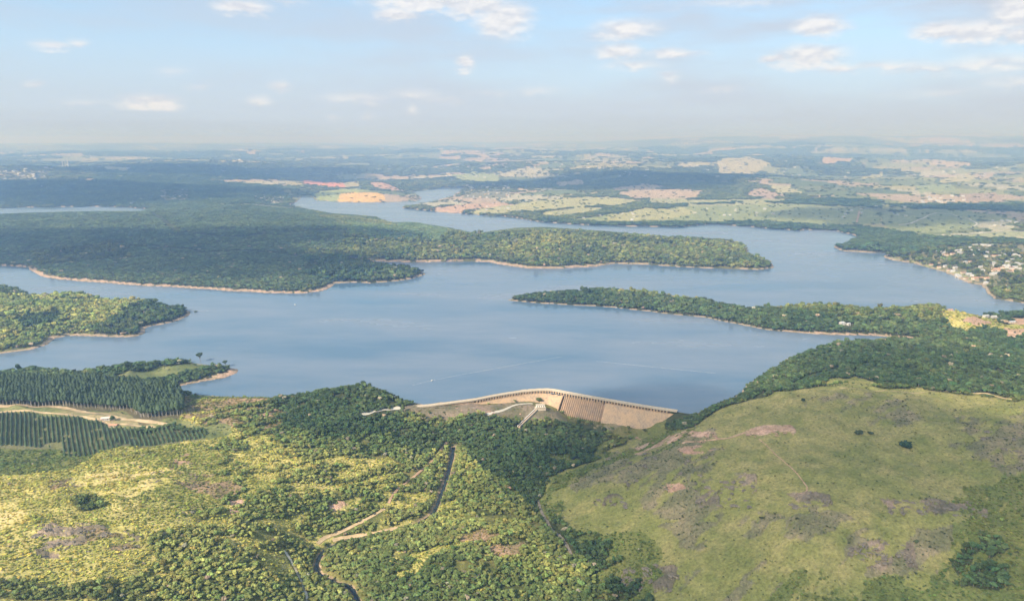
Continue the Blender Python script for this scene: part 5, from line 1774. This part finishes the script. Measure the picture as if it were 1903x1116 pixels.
# ------------------------------------------------------------------ clouds overhead, out of the picture, whose shadows lie on the land
cl_m, t = new_mat('cloud')
pv = t.n('ShaderNodeVolumePrincipled')
pv.inputs['Color'].default_value = (1, 1, 1, 1)
pv.inputs['Density'].default_value = .0042
pv.inputs['Anisotropy'].default_value = .3
t.put(t.n('ShaderNodeOutputMaterial').inputs['Volume'], pv.outputs[0])
CLZ = 1900.0


def cloud_over(u, v, rx_, ry_, seed, label, rz=0.0, CLZ=1900.0):
    """A flat-based cumulus whose shadow falls on what is seen at (u, v)."""
    gx, gy = hit(u, v); gx, gy = float(gx[0]), float(gy[0])
    k = CLZ / sun_dir.z
    c = Vector((gx, gy, 0)) + sun_dir * k
    rs_ = random.Random(seed)
    vs = []
    v3, f3 = ico_sub(3)
    lob = [(Vector((rs_.uniform(-.7, .7), rs_.uniform(-.7, .7), rs_.uniform(0, .15))), rs_.uniform(.28, .5)) for _ in range(9)] + [(Vector((0, 0, 0)), .6)]
    for q in v3:
        r_ = .2
        for cc_, rad in lob:
            bq = q.dot(cc_); ds = bq * bq - (cc_.length_squared - rad * rad)
            if ds > 0: r_ = max(r_, bq + math.sqrt(ds))
        p = q * r_ * rs_.uniform(.95, 1.05)
        vs.append((p.x * rx_, p.y * ry_, max(p.z, -.12) * min(rx_, ry_) * .55))
    me = mesh('cloud', vs, f3, [cl_m], True)
    o = link('cloud', me); o.location = c; o.rotation_euler = (0, 0, rz)
    return tag(o, label, 'cloud')


cloud_over(1600, 850, 560, 470, 1, 'cumulus cloud shading the grassy hill')
cloud_over(1130, 850, 150, 190, 2, 'small cumulus cloud shading the ravine below the dam', .3)
cloud_over(1660, 668, 300, 170, 3, 'cumulus cloud shading the wood beside the lake')
cloud_over(150, 455, 1500, 650, 4, 'broad cumulus cloud shading the plantation peninsula')
cloud_over(150, 352, 2300, 800, 5, 'long cloud shading the far left woods', CLZ=3600.)
cloud_over(1750, 400, 900, 700, 6, 'cumulus cloud shading the fields at right', CLZ=3000.)
cloud_over(480, 322, 2400, 1300, 7, 'cloud shading the far hills at left', CLZ=5200.)
cloud_over(1230, 330, 1900, 1200, 8, 'cloud shading the far hills at centre right', CLZ=4800.)

# ------------------------------------------------------------------ haze
hm, t = new_mat('haze')
pv = t.n('ShaderNodeVolumePrincipled')
pv.inputs['Color'].default_value = (.34, .56, 1.0, 1)
pv.inputs['Absorption Color'].default_value = (1, 1, 1, 1)
pv.inputs['Density'].default_value = 1.35e-4
pv.inputs['Anisotropy'].default_value = .52
t.put(t.n('ShaderNodeOutputMaterial').inputs['Volume'], pv.outputs[0])
zt = max(480.0, float(Z.max()) + 30)
print('z range', Z.min(), Z.max(), 'box top', zt)
b = MB(); zb = float(Z.min()) - 2
b.box((0, 0, (zt + zb) / 2), (92000, 92000, zt - zb))
tag(b.build('haze', hm), kind='stuff')
